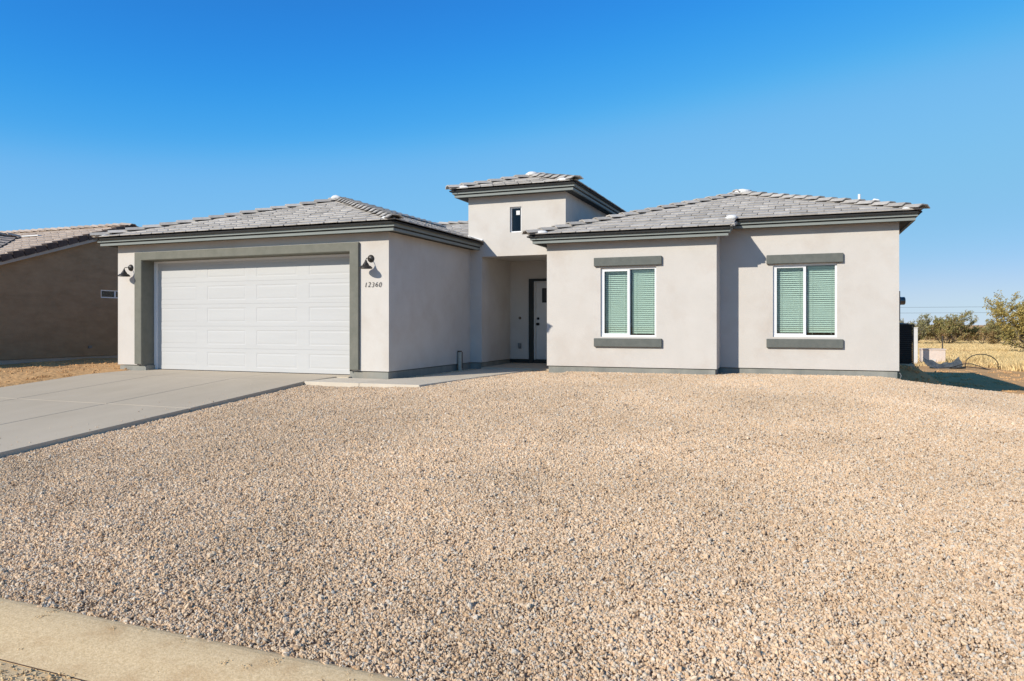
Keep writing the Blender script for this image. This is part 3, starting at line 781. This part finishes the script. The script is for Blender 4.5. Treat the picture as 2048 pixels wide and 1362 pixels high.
# ------------------------------------------------------------------ things on the house
def lamp(x, label):
    z = 2.19; y = GYF
    t = thing('wall_lamp', (x, y, z - .2), label, 'wall lamp', 'garage lamps')
    MB().lathe([(.074, .001), (.074, -.010), (.060, -.030), (.034, -.045), (.012, -.050)], (x, y, z), 24, 'y').build('backplate', 'bronze', t, smooth=True)
    pts = [(x, y - .03, z)] + [(x, y - .05 - .08 * k / 4, z + .006 * math.sin(k)) for k in range(5)] + [(x, y - .13 - .052 * math.sin(a), z - .052 + .052 * math.cos(a)) for a in (R(20), R(40), R(60), R(80), R(90))]
    MB().tube(pts, .0075, 10).build('arm', 'bronze', t, smooth=True)
    c = (x, y - .182, 1.985)
    MB().lathe([(.105, .012), (.122, .0), (.128, .003), (.124, .018), (.098, .048), (.066, .060), (.064, .070), (.060, .072), (.056, .085), (.032, .118), (.018, .150), (.014, .162), (.0085, .168)], c, 32).build('shade', 'bronze', t, smooth=True)
    return t
lamp(-14.053, 'dark gooseneck barn lamp on the wall left of the garage door')
lamp(-7.742, 'dark gooseneck barn lamp above the house number')
NB = thing('house_number', (-7.70, GYF, 1.64), 'dark italic house number 12360 below the right garage lamp', 'house number')
dg = None
for i, ch in enumerate('12360'):
    cu = bpy.data.curves.new('digit', 'FONT'); cu.body = ch; cu.size = .138; cu.extrude = .004; cu.shear = .22; cu.align_x = 'CENTER'; cu.offset = -.0032
    ob = bpy.data.objects.new('digit', cu); col.objects.link(ob)
    bpy.context.view_layer.update(); dg = bpy.context.evaluated_depsgraph_get()
    me = bpy.data.meshes.new_from_object(ob.evaluated_get(dg))
    col.objects.unlink(ob); bpy.data.objects.remove(ob)
    me.materials.clear(); me.materials.append(M['black'])
    Wd = Matrix.Translation((-7.862 + i * .081, GYF - .012, 1.635 + (.006 if i % 2 else 0))) @ Matrix.Rotation(R(90), 4, 'X')
    link_at('digit', me, NB, Wd)
MT = thing('electric_meter', (1.83, 17.05, 1.15), 'dark electric meter with glass dome on the right side wall', 'electric meter')
bx('meter_box', 'grey_box', MT, 1.828, 1.945, 16.9, 17.25, .98, 1.60, .008)
MB().lathe([(.09, 0), (.09, .02), (.082, .022), (.082, .095), (.06, .11)], (1.946, 17.07, 1.40), 24, 'x').build('dome', 'glassdome', MT, smooth=True)
MB().tube([(1.89, 17.07, .97), (1.89, 17.07, -.10)], .022, 10).build('conduit', 'grey_box', MT)
DBl = thing('doorbell_box', (-6.83, 17.95, 1.05), 'small round junction cover beside the front door', 'doorbell')
MB().lathe([(.036, .001), (.036, -.008), (.020, -.012)], (-6.83, 17.95, 1.078), 20, 'y').build('cover', 'rust', DBl)
MB().lathe([(.012, -.010), (.012, -.018)], (-6.83, 17.95, 1.078), 12, 'y').build('button', 'pvc', DBl)
OT = thing('outlet_cover', (-6.83, 17.95, .29), 'grey outdoor outlet cover low beside the front door', 'outlet')
bx('cover', 'grey_box', OT, -6.872, -6.788, 17.89, 17.951, .295, .42, .015); bx('base', 'grey_box', OT, -6.865, -6.795, 17.915, 17.952, .275, .294)
SP = thing('stub_pipe', (-7.29, 15.235, -.12), 'short weathered pipe stub standing against the garage side wall', 'pipe')
MB().tube([(-7.285, 15.235, -.16), (-7.285, 15.235, .29)], .046, 16).build('pipe', 'pvc', SP)
MB().lathe([(.050, 0), (.050, .022), (.043, .026)], (-7.285, 15.235, .275), 16).build('rim', 'rust', SP); bx('strap', 'rust', SP, -7.342, -7.237, 15.277, 15.287, -.10, .275)

# ------------------------------------------------------------------ neighbouring house
NH = thing('house', (-25, 16, -.1), 'brown stucco house in shade at the left edge with brown tile gable roof', 'house')
nx, ny0, ny1, nrY, nrZ, np_ = -19.0, 11.6, 21.06, 16.33, 3.94, .33
def gable_wall(x, th):
    zr = lambda y: nrZ - .09 - np_ * abs(y - nrY)
    pts = [(ny0, .0), (ny1, .0), (ny1, zr(ny1)), (nrY, zr(nrY)), (ny0, zr(ny0))]
    # opening for the small window cut by splitting the gable into strips
    return pts
wz0, wz1, wy0, wy1_ = 1.69, 1.925, 15.46, 16.36
zr = lambda y: nrZ - .09 - np_ * abs(y - nrY)
gb = MB()
for a, c in ((ny0, wy0), (wy1_, ny1)):
    ys = [a] + [y for y in (nrY,) if a < y < c] + [c]
    for p, q in zip(ys, ys[1:]): gb.prism([(nx, p, 0), (nx, q, 0), (nx, q, zr(q)), (nx, p, zr(p))], [(nx - .15, p, 0), (nx - .15, q, 0), (nx - .15, q, zr(q)), (nx - .15, p, zr(p))])
gb.box(nx - .15, nx, wy0, wy1_, 0, wz0)
for p, q in ((wy0, nrY), (nrY, wy1_)): gb.prism([(nx, p, wz1), (nx, q, wz1), (nx, q, zr(q)), (nx, p, zr(p))], [(nx - .15, p, wz1), (nx - .15, q, wz1), (nx - .15, q, zr(q)), (nx - .15, p, zr(p))])
gb.build('wall', 'nstucco', NH)
bx('wall', 'nstucco', NH, -32, nx - .151, ny0, ny0 + .15, 0, 2.2); bx('wall', 'nstucco', NH, -32, nx - .151, ny1 - .15, ny1, 0, 2.2)
bx('footing', 'nfascia', NH, -32, nx - .03, ny0 + .03, ny1 - .03, -.5, -.01)
NW = MB().box(nx - .06, nx - .01, wy0, wy1_, wz0, wz0 + .03).box(nx - .06, nx - .01, wy0, wy1_, wz1 - .03, wz1).box(nx - .06, nx - .01, wy0, wy0 + .03, wz0 + .03, wz1 - .03).box(nx - .06, nx - .01, wy1_ - .03, wy1_, wz0 + .03, wz1 - .03).box(nx - .06, nx - .012, 15.93, 15.97, wz0 + .03, wz1 - .03).build('window', 'vinyl', NH)
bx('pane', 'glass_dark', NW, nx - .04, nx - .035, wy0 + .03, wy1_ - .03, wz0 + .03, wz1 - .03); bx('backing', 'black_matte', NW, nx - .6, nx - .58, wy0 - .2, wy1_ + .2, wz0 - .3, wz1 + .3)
bx('utility_cover', 'grey_box', NH, nx, nx + .03, 15.05, 15.16, .22, .30)
deck = MB(); tiles = []
xe = nx + .22; run = nrY - (ny0 - .4)
zE = nrZ - .075 - np_ * run
roof_plane((-32, nrY - run), (1, 0), (0, 1), zE, [[(0, 0), (32 + xe - .02, 0), (32 + xe - .02, run), (0, run)]], np_, deck, tiles, prio_house)
roof_plane((xe - .02, nrY + run), (-1, 0), (0, -1), zE, [[(0, 0), (32 + xe - .02, 0), (32 + xe - .02, run), (0, run)]], np_, deck, tiles, prio_house)
# cross gable towards the street
cxr, czr = -22.2, 3.60 - .06
hw2 = 3.0
roof_plane((cxr + hw2, 7.6), (0, 1), (-1, 0), czr - np_ * hw2, [[(0, 0), (7.4 - hw2 + .2, 0), (7.4 + .2, hw2), (0, hw2)]], np_, deck, tiles, prio_house)
roof_plane((cxr - hw2, 15.2), (0, -1), (1, 0), czr - np_ * hw2, [[(3.0, 0), (7.6, 0), (7.6, hw2), (0, hw2)]], np_, deck, tiles, prio_house)
RN = deck.build('roof', 'under', NH, origin=(-25, nrY, 3)); 
place_tiles([(RN, tiles)], 'ntile', 300)
caps((-32, nrY, nrZ - .075), (xe, nrY, nrZ - .075), RN, 'ntile', exp=.30)
caps((cxr, 7.6, czr), (cxr, 15.1, czr), RN, 'ntile', exp=.33)
bx('wall', 'nstucco', NH, cxr - 2.7, cxr + 2.7, 8.0, ny0 - .01, 0, 2.45)
# barge tiles and barge board on the gable end
y = nrY - run; k = 0
bm_ = MB().prism([(-.03, 0, -.13), (.03, 0, -.13), (.03, .292, -.12), (-.03, .292, -.12)], [(-.20, 0, .055), (.03, 0, .055), (.03, .292, .022), (-.20, .292, .022)]).mesh('barge_tile', bevel=.006); bm_.materials.append(M['nbarge'])
for sgn in (1, -1):
    n = int(run / .305)
    for i in range(n + 1):
        yy = nrY - sgn * (run - i * .305)
        a = math.atan(np_)
        W = Matrix.Translation((xe, yy, zE + np_ * i * .305 + .045)) @ (Matrix.Identity(4) if sgn > 0 else Matrix.Scale(-1, 4, (0, 1, 0))) @ Matrix.Rotation(a, 4, 'X') @ Matrix.Translation((random.uniform(-.008, .008), 0, random.uniform(-.006, .006)))
        if sgn < 0 and i < n - 3: continue
        link_at('barge_tile', bm_, RN, W)
for sgn in (1, -1):
    ya, yb = nrY - sgn * run, nrY
    MB().prism([(xe - .06, ya, zE - .17), (xe - .005, ya, zE - .17), (xe - .005, yb, zE + np_ * run - .17), (xe - .06, yb, zE + np_ * run - .17)],
               [(xe - .06, ya, zE - .035), (xe - .005, ya, zE - .035), (xe - .005, yb, zE + np_ * run - .035), (xe - .06, yb, zE + np_ * run - .035)]).build('barge_board', 'nfascia', RN)
bx('pipe_flashing', 'mortar', RN, -22.0, -21.3, 15.2, 15.32, nrZ - np_ * 1.1 + .0, nrZ - np_ * 1.1 + .03)

# ------------------------------------------------------------------ things on the right: air conditioner, yard clutter
AZ = -.05
AC = thing('air_conditioner', (2.28, 20.2, AZ), 'black louvred air conditioner beside the right wall of the pale house', 'air conditioner')
bx('pad', 'concrete', AC, 1.95, 2.60, 19.9, 20.6, AZ - .14, AZ + .005)
bx('core', 'black_matte', AC, 1.99, 2.55, 19.95, 20.55, AZ + .02, AZ + .94)
for k in range(19): bx('louvre', 'black', AC, 1.97, 2.575, 19.93, 20.575, AZ + .07 + k * .047, AZ + .078 + k * .047)
for xx in (1.965, 2.555):
    for yy in (19.925, 20.555): bx('corner_post', 'black', AC, xx, xx + .03, yy, yy + .03, AZ + .0, AZ + .955)
MB().lathe([(.26, 0), (.26, .02), (.05, .035)], (2.27, 20.25, AZ + .965), 20).build('fan_guard', 'black', AC); bx('lid', 'black', AC, 1.965, 2.585, 19.925, 20.585, AZ + .94, AZ + .965, .006)
# thin cable at the footing
tag(MB().tube([(1.80, 16.12, -.02), (1.85, 16.10, -.05), (1.87, 16.10, -.10), (1.85, 16.11, -.16)], .008, 8).build('cable', 'grey_box', None), 'thin grey cable hanging at the right corner of the footing', 'cable')

BZ = dirt_z(5.5, 37)
UB = thing('utility_box', (5.6, 37.4, BZ), 'pale pinkish concrete utility box at the edge of the dry grass', 'utility box')
bx('body', 'pale_box', UB, 5.12, 6.06, 37.15, 37.75, BZ - .1, BZ + .55, .015); bx('lid', 'pale_box', UB, 5.09, 6.09, 37.12, 37.78, BZ + .552, BZ + .60, .012); bx('latch', 'pale_post', UB, 5.5, 5.68, 37.11, 37.15, BZ + .02, BZ + .14)
PP = thing('utility_post', (4.74, 36.1, BZ), 'pale upright utility post left of the concrete box', 'post')
bx('post', 'pale_post', PP, 4.66, 4.82, 36.0, 36.18, BZ - .2, BZ + 1.52, .01); bx('cap', 'pale_post', PP, 4.645, 4.835, 35.985, 36.195, BZ + 1.522, BZ + 1.56, .008)
FP = thing('fence_post', (8.6, 54, dirt_z(8.6, 54)), 'thin dark metal stake standing in the dry grass', 'stake')
MB().tube([(8.62, 54, dirt_z(8.6, 54) - .2), (8.64, 54, dirt_z(8.6, 54) + 1.05)], .035, 6).build('shaft', 'black', FP); bx('tip', 'rust', FP, 8.585, 8.695, 53.96, 54.04, dirt_z(8.6, 54) + 1.04, dirt_z(8.6, 54) + 1.12)
# crumpled tarp: a bent sheet with thickness
b = MB(); nu, nv = 18, 8; tz = dirt_z(5.2, 32.5)
for j in range(nv + 1):
    for i in range(nu + 1):
        s, t = i / nu - .5, j / nv - .5
        b.v.append((5.18 + s * 1.25, 32.4 + t * .7 + .05 * noise.noise((s * 5, t * 4, 2)), tz + .05 + .95 * s * s + .22 * t + .09 * noise.noise((s * 6, t * 5, 9))))
b.f = [(j * (nu + 1) + i, j * (nu + 1) + i + 1, (j + 1) * (nu + 1) + i + 1, (j + 1) * (nu + 1) + i) for j in range(nv) for i in range(nu)]
TP = b.build('tarp', 'tarp', None); tag(TP, 'curled sheet of dark grey plastic lying in front of the concrete box', 'tarp')
sd = TP.modifiers.new('thickness', 'SOLIDIFY'); sd.thickness = .02
# black irrigation pipe, springing off the ground in loops
hz = dirt_z(6.4, 32)
pts = [(6.98, 32.2, hz - .05), (6.97, 32.2, hz + .15)] + [(6.42 + .55 * math.cos(a), 32.15, hz + .12 + .44 * math.sin(a)) for a in [R(10 + 16 * k) for k in range(10)]] + [(5.88, 32.0, hz + .06), (5.75, 31.9, hz + .03), (5.5, 31.75, hz + .02)]
b = MB().tube(pts, .017, 8)
b.tube([(5.3, 31.7, hz + .02), (5.5, 31.8, hz + .1), (5.8, 31.9, hz + .19), (6.05, 31.9, hz + .2), (6.3, 31.8, hz + .12), (6.5, 31.6, hz + .02)], .016, 8)
b.tube([(4.95, 31.6, hz + .03), (5.4, 31.7, hz + .07), (5.9, 31.75, hz + .09), (6.3, 31.7, hz + .05), (6.6, 31.55, hz + .01)], .016, 8)
tag(b.build('irrigation_pipe', 'hose', None, smooth=True), 'black flexible pipe arching off the dirt in loops', 'pipe')
for pz, lab in ((6.7, 'lower thin overhead wire above the far bushes'), (9.6, 'upper faint overhead wire above the far bushes')):
    b = MB().tube([(-150 + 20 * k, 415 + .8 * k, pz + .00006 * (20 * k - 220) ** 2) for k in range(30)], .06, 5)
    tag(b.build('power_line', 'wire', None), lab, 'wire', 'overhead wires')

# ------------------------------------------------------------------ shrubs and trees
def shrub(name, loc, h, wd, mats, label, cat, nlimb=7, nleaf=9000, leaf=.10, seed=0, drop=.25, airy=.5, group=None):
    rr = random.Random(seed); t = thing(name, loc, label, cat, group); L0 = Vector(loc)
    wood = MB(); tips = []
    def limb(p, d, ln, r, lvl):
        pts = [p]; q = p; dd = d.normalized()
        for i in range(4):
            dd = (dd + Vector((rr.uniform(-.28, .28), rr.uniform(-.28, .28), rr.uniform(-.08, .20)))).normalized()
            q = q + dd * ln / 4; pts.append(q)
        wood.tube(pts, [r * (1 - .16 * i) for i in range(5)], 5, cap=False)
        if lvl >= 1:
            for q in pts[1:]: tips.append((q, ln * .30))
        if lvl < 3:
            for k in range(3 if lvl else 4):
                a = rr.uniform(0, 6.28); q = pts[rr.choice((2, 3, 4, 4))]
                nd = (dd + Vector((math.cos(a) * .9, math.sin(a) * .9, rr.uniform(-.25, .5)))).normalized()
                limb(q, nd, ln * rr.uniform(.5, .72), r * .5, lvl + 1)
    for k in range(nlimb):
        a = 6.283 * k / nlimb + rr.uniform(-.4, .4)
        sp = rr.uniform(.25, 1.0) * wd / h
        limb(L0 + Vector((rr.uniform(-.1, .1), rr.uniform(-.1, .1), -.15)), Vector((math.cos(a) * sp, math.sin(a) * sp, rr.uniform(.55, 1))), h * rr.uniform(.38, .56), .018 * h, 0)
    wood.build('trunk', 'wood', t, origin=loc)
    # clip to height, then scatter leaves round the twigs
    n = max(1, nleaf // len(tips)); groups = [MB() for _ in mats]
    zc = [q.z for q, _ in tips]; zmax = max(zc)
    f = (h * .97) / max(.1, zmax - L0.z)
    for q, rad in tips:
        m = rr.randrange(len(mats)) if rr.random() < .5 else min(len(mats) - 1, int((1 - (q.z - L0.z) / h) * len(mats)))
        if rr.random() < airy * .25: continue
        for i in range(n):
            c = q + Vector((rr.gauss(0, 1), rr.gauss(0, 1), rr.gauss(0, .75))) * rad * .55
            if c.z < L0.z + .02: continue
            s = leaf * rr.uniform(.5, 1.3); a = Vector((rr.gauss(0, 1), rr.gauss(0, 1), rr.gauss(0, 1))).normalized()
            u = a.orthogonal().normalized() * s; v2 = a.cross(u).normalized() * s * .38
            groups[m].poly([c - u, c - v2, c + u, c + v2])
    for g, mn in zip(groups, mats):
        if g.v:
            me = g.mesh('crown', loc, recalc=False); link_mesh('crown', me, M[mn], t, loc)
    t.scale = (1, 1, f)
    return t
def at_ray(px, depth):
    fx = (px - 1024) / 1459; c, s = math.cos(R(21.46)), math.sin(R(21.46))
    x, y = depth * (-s + fx * c), depth * (c + fx * s); return (x, y, dirt_z(x, y))
G_ = 'desert shrubs beyond the dry grass'
shrub('desert_tree', at_ray(1829, 66), 2.9, 3.4, ['leaf_grey', 'leaf_green'], 'small grey green desert tree just right of the air conditioner', 'tree', 6, 6500, .075, 3, group=G_)
shrub('desert_bush', at_ray(1895, 66), 3.15, 4.4, ['leaf_green', 'leaf_green', 'leaf_brown'], 'broad olive bush with a rusty lower half in the middle of the field', 'bush', 9, 14000, .075, 5, airy=.2, group=G_)
shrub('desert_bush', at_ray(1966, 66), 2.5, 4.4, ['leaf_green', 'leaf_brown'], 'low rounded brownish bush between the broad bush and the big golden tree', 'bush', 9, 13000, .075, 8, airy=.2, group=G_)
shrub('desert_tree', at_ray(2078, 42), 4.0, 6.4, ['leaf_gold', 'leaf_gold', 'leaf_green'], 'large golden green desert tree cut by the right edge', 'tree', 10, 23000, .07, 12, group=G_)
shrub('desert_bush', at_ray(1850, 84), 2.1, 4.2, ['leaf_brown', 'leaf_green'], 'low dull bush far back between the small tree and the broad bush', 'bush', 8, 9000, .09, 15, airy=.2, group=G_)
shrub('desert_bush', at_ray(2005, 80), 2.6, 4.5, ['leaf_green', 'leaf_grey'], 'far dull bush half hidden behind the golden tree', 'bush', 8, 9000, .09, 18, airy=.2, group=G_)

def clump(seed):
    rr = random.Random(seed); b = MB()
    for i in range(420):
        a = rr.uniform(0, 6.283); r = 1.7 * math.sqrt(rr.random()); h = (1.7 - .35 * r) * rr.random() ** .7
        c = Vector((r * math.cos(a), r * math.sin(a), h)); n = Vector((rr.gauss(0, 1), rr.gauss(0, 1), rr.gauss(0, 1))).normalized()
        u = n.orthogonal().normalized() * rr.uniform(.08, .2); v = n.cross(u).normalized() * .09
        b.poly([c - u, c - v, c + u, c + v])
    return b.mesh('clump', recalc=False)
# ------------------------------------------------------------------ scattered stuff by geometry nodes
def scatter(name, pts, meshes, m, kind='stuff'):
    """pts: (location, euler, scale, index); instances of meshes on a vertex cloud"""
    src = bpy.data.collections.new(name + '_pieces')
    for i, me in enumerate(meshes):
        me.materials.append(M[m]); o = bpy.data.objects.new(name + '_piece', me); src.objects.link(o)
    me = bpy.data.meshes.new(name); me.from_pydata([p[0] for p in pts], [], [])
    a = me.attributes.new('rot', 'FLOAT_VECTOR', 'POINT'); a.data.foreach_set('vector', [c for p in pts for c in p[1]])
    a = me.attributes.new('scl', 'FLOAT', 'POINT'); a.data.foreach_set('value', [p[2] for p in pts])
    a = me.attributes.new('idx', 'INT', 'POINT'); a.data.foreach_set('value', [p[3] for p in pts])
    o = link_mesh(name, me, M[m], None, (0, 0, 0)); o['kind'] = kind
    ng = bpy.data.node_groups.new(name, 'GeometryNodeTree')
    ng.interface.new_socket('Geometry', in_out='INPUT', socket_type='NodeSocketGeometry'); ng.interface.new_socket('Geometry', in_out='OUTPUT', socket_type='NodeSocketGeometry')
    N, L = ng.nodes, ng.links
    gi, go = N.new('NodeGroupInput'), N.new('NodeGroupOutput')
    ci = N.new('GeometryNodeCollectionInfo'); ci.inputs['Collection'].default_value = src
    ci.inputs['Separate Children'].default_value = True; ci.inputs['Reset Children'].default_value = True
    ip = N.new('GeometryNodeInstanceOnPoints'); ip.inputs['Pick Instance'].default_value = True
    def attr(nm, ty):
        n = N.new('GeometryNodeInputNamedAttribute'); n.data_type = ty; n.inputs['Name'].default_value = nm; return n.outputs['Attribute']
    L.new(gi.outputs[0], ip.inputs['Points']); L.new(ci.outputs[0], ip.inputs['Instance'])
    L.new(attr('rot', 'FLOAT_VECTOR'), ip.inputs['Rotation']); L.new(attr('scl', 'FLOAT'), ip.inputs['Scale']); L.new(attr('idx', 'INT'), ip.inputs['Instance Index'])
    L.new(ip.outputs[0], go.inputs[0])
    md = o.modifiers.new('scatter', 'NODES'); md.node_group = ng
    return o

ICO = None
def stones(radius, count, dia, seed, edge=1.0):
    """one clump of angular crushed stones lying on z = 0"""
    global ICO
    rr = random.Random(seed)
    if ICO is None:
        bm = bmesh.new(); bmesh.ops.create_icosphere(bm, subdivisions=1, radius=.5)
        ICO = ([v.co.copy() for v in bm.verts], [tuple(v.index for v in f.verts) for f in bm.faces]); bm.free()
    V, F = [], []
    for i in range(count):
        r = radius * math.sqrt(rr.random()); a = rr.uniform(0, 6.283)
        d = dia * min(2.3, max(.5, rr.lognormvariate(0, .33))) * (1.6 if rr.random() < .02 else 1)
        Rm = Euler((rr.uniform(0, 6.28), rr.uniform(0, 6.28), rr.uniform(0, 6.28))).to_matrix()
        sx, sy, sz = rr.uniform(.75, 1.3), rr.uniform(.65, 1.05), rr.uniform(.42, .72)
        c = Vector((r * math.cos(a), r * math.sin(a), d * rr.uniform(.0, .34)))
        b = len(V)
        for v in ICO[0]:
            p = v * (1 + rr.uniform(-.24, .2)); V.append(tuple(c + Rm @ Vector((p.x * sx, p.y * sy, p.z * sz)) * d))
        F += [tuple(b + k for k in f) for f in ICO[1]]
    me = bpy.data.meshes.new('stones'); me.from_pydata(V, [], F); return me
big = [stones(.135, 400, .0145, 100 + i) for i in range(10)]
small = [stones(.035, 28, .0145, 200 + i) for i in range(6)]
def slope_rot(fn, x, y):
    h = .12; n = Vector((-(fn(x + h, y) - fn(x - h, y)) / (2 * h), -(fn(x, y + h) - fn(x, y - h)) / (2 * h), 1)).normalized()
    q = n.to_track_quat('Z', 'Y') @ Euler((0, 0, random.uniform(0, 6.283))).to_quaternion()
    return tuple(q.to_euler())
WALKR = [(11.10, -6.12), (12.6, -6.01), (14.2, -5.87), (15.88, -5.73)]
def in_yard(x, y, m):
    """gravel bed limits with inset m"""
    if y < 2.895 + m or x < -8.47 + m or x > 7.2: return False
    if x < -6.1 and y > 11.08 - m: 
        return (-7.33 + m < x < interp(y, [(12.3, -7.31), (12.6, -7.07), (14.2, -7.01), (15.9, -6.99)]) - m * .6 and 12.15 + m < y < 15.95 - m) if y > 12.1 else False
    if x < -5.2 and y > 11.1 - m: return x > interp(y, WALKR) + m and y < 15.95 - m
    lim = W1Y if x < W1R else W2Y if x < W2R else 15.85 + .1 * math.sin(x * 2.1)
    return y < lim + .02 - m * .6
pts = []
s = .165
for j in range(int(13.4 / s)):
    for i in range(int(15.8 / s)):
        x = -8.6 + (i + random.uniform(-.3, .3) + .5 * (j % 2)) * s; y = 2.8 + (j + random.uniform(-.3, .3)) * s
        if not in_yard(x, y, .125): continue
        pts.append(((x, y, yard_z(x, y) - .004 + random.uniform(-.003, .003)), slope_rot(yard_z, x, y), random.uniform(.92, 1.08), random.randrange(len(big))))
scatter('gravel', pts, big, 'stone')
pts = []
s = .05
for j in range(int(13.4 / s)):
    for i in range(int(15.8 / s)):
        x = -8.6 + (i + random.uniform(-.4, .4)) * s; y = 2.8 + (j + random.uniform(-.4, .4)) * s
        if in_yard(x, y, .15) or not in_yard(x, y, .02): continue
        pts.append(((x, y, yard_z(x, y) - .004), slope_rot(yard_z, x, y), random.uniform(.8, 1.15), random.randrange(len(small))))
scatter('gravel_edge', pts, small, 'stone')
# loose bits: left verge, street corner, a few on the concrete
loose = [stones(.09, 26, .022, 300 + i) for i in range(5)]
pts = []
for i in range(700):
    x, y = random.uniform(-19, -14.05), random.uniform(5, 14.5)
    pts.append(((x, y, dirt_z(x, y) - .004), slope_rot(dirt_z, x, y), random.uniform(.6, 1.2), random.randrange(5)))
for i in range(520):
    x, y = random.uniform(2.0, 9), random.uniform(16.4, 31)
    pts.append(((x, y, dirt_z(x, y) - .006), slope_rot(dirt_z, x, y), random.uniform(.6, 1.9), random.randrange(5)))
scatter('verge_stones', pts, loose, 'dirt')
grit = [stones(.06, 14, .010, 400 + i) for i in range(5)]
pts = []
for i in range(1000):
    x, y = random.uniform(-7, 1), 2.43 - .9 * random.random() ** 1.2
    pts.append(((x, y, -.770 if y > 2.3 else -.763), (0, 0, random.uniform(0, 6.28)), random.uniform(.5, 1.7), random.randrange(5)))
for i in range(60):
    x, y = random.uniform(-6, 1), 2.9 - abs(random.gauss(0, .12))
    if y > 2.4: pts.append(((x, y, interp(y, [(2.45, -.774), (2.62, -.747), (2.74, -.714), (2.84, -.704), (2.95, -.71)])), (0, 0, random.uniform(0, 6.28)), random.uniform(.25, .6), random.randrange(5)))
scatter('street_grit', pts, grit, 'kerb')

single = [stones(.004, 1, .016, 600 + i) for i in range(6)]
pts = []
for i in range(90):
    y = random.uniform(4.5, 11); x = -8.5 - abs(random.gauss(0, .35))
    pts.append(((x, y, drive_z(y) + .001), (0, 0, random.uniform(0, 6.28)), random.uniform(.5, 1.2), random.randrange(6)))
for i in range(70):
    y = random.uniform(11.2, 15.8); x = interp(y, WALKR) - .03 - abs(random.gauss(0, .25))
    if x > -6.98: pts.append(((x, y, -.137), (0, 0, random.uniform(0, 6.28)), random.uniform(.5, 1.1), random.randrange(6)))
for i in range(60):
    x = random.uniform(-13.9, -8.6); y = random.uniform(5, 12)
    pts.append(((x, y, drive_z(y) + .001), (0, 0, random.uniform(0, 6.28)), random.uniform(.3, .8), random.randrange(6)))
scatter('stray_stones', pts, single, 'stone')

def tuft(n, h, spread, seed):
    rr = random.Random(seed); b = MB()
    for i in range(n):
        a = rr.uniform(0, 6.283); r = spread * math.sqrt(rr.random()); x, y = r * math.cos(a), r * math.sin(a)
        hh = h * rr.uniform(.5, 1.1); lx, ly = rr.gauss(0, .3) * hh, rr.gauss(0, .3) * hh; w_ = .012; t = rr.uniform(0, 3.14); cx, cy = math.cos(t) * w_, math.sin(t) * w_
        b.poly([(x - cx, y - cy, 0), (x + cx, y + cy, 0), (x + cx * .6 + lx * .4, y + cy * .6 + ly * .4, hh * .6), (x + lx, y + ly, hh)])
    return b.mesh('tuft', recalc=False)
tf = [tuft(46, .27, .32, 500 + i) for i in range(6)]
pts = []
for i in range(16000):
    y = 31 + 62 * random.random() ** 1.5; x = random.uniform(-6, 14 + .36 * y)
    if noise.noise((x * .25, y * .18, 4)) < -.22 and random.random() < .8: continue
    if x < 7.3 + .6 * noise.noise((y, 0, 0)) and y < 38.3 and (y < 33.5 or random.random() < .9): continue
    pts.append(((x, y, dirt_z(x, y) - .02), (0, 0, random.uniform(0, 6.28)), random.uniform(.55, 1.25) * (1.15 if x > 7.2 and y < 40 else .85), random.randrange(6)))
scatter('dry_grass', pts, tf, 'grass')
pts = []
for i in range(420):
    y = random.uniform(100, 260); x = random.uniform(-.7, 1.0) * y
    pts.append(((x, y, dirt_z(x, y) - .1), (0, 0, random.uniform(0, 6.28)), random.uniform(.6, 1.5), random.randrange(4)))
scatter('far_scrub', pts, [clump(700 + i) for i in range(4)], 'leaf_brown')
print('objects', len(scene.objects))
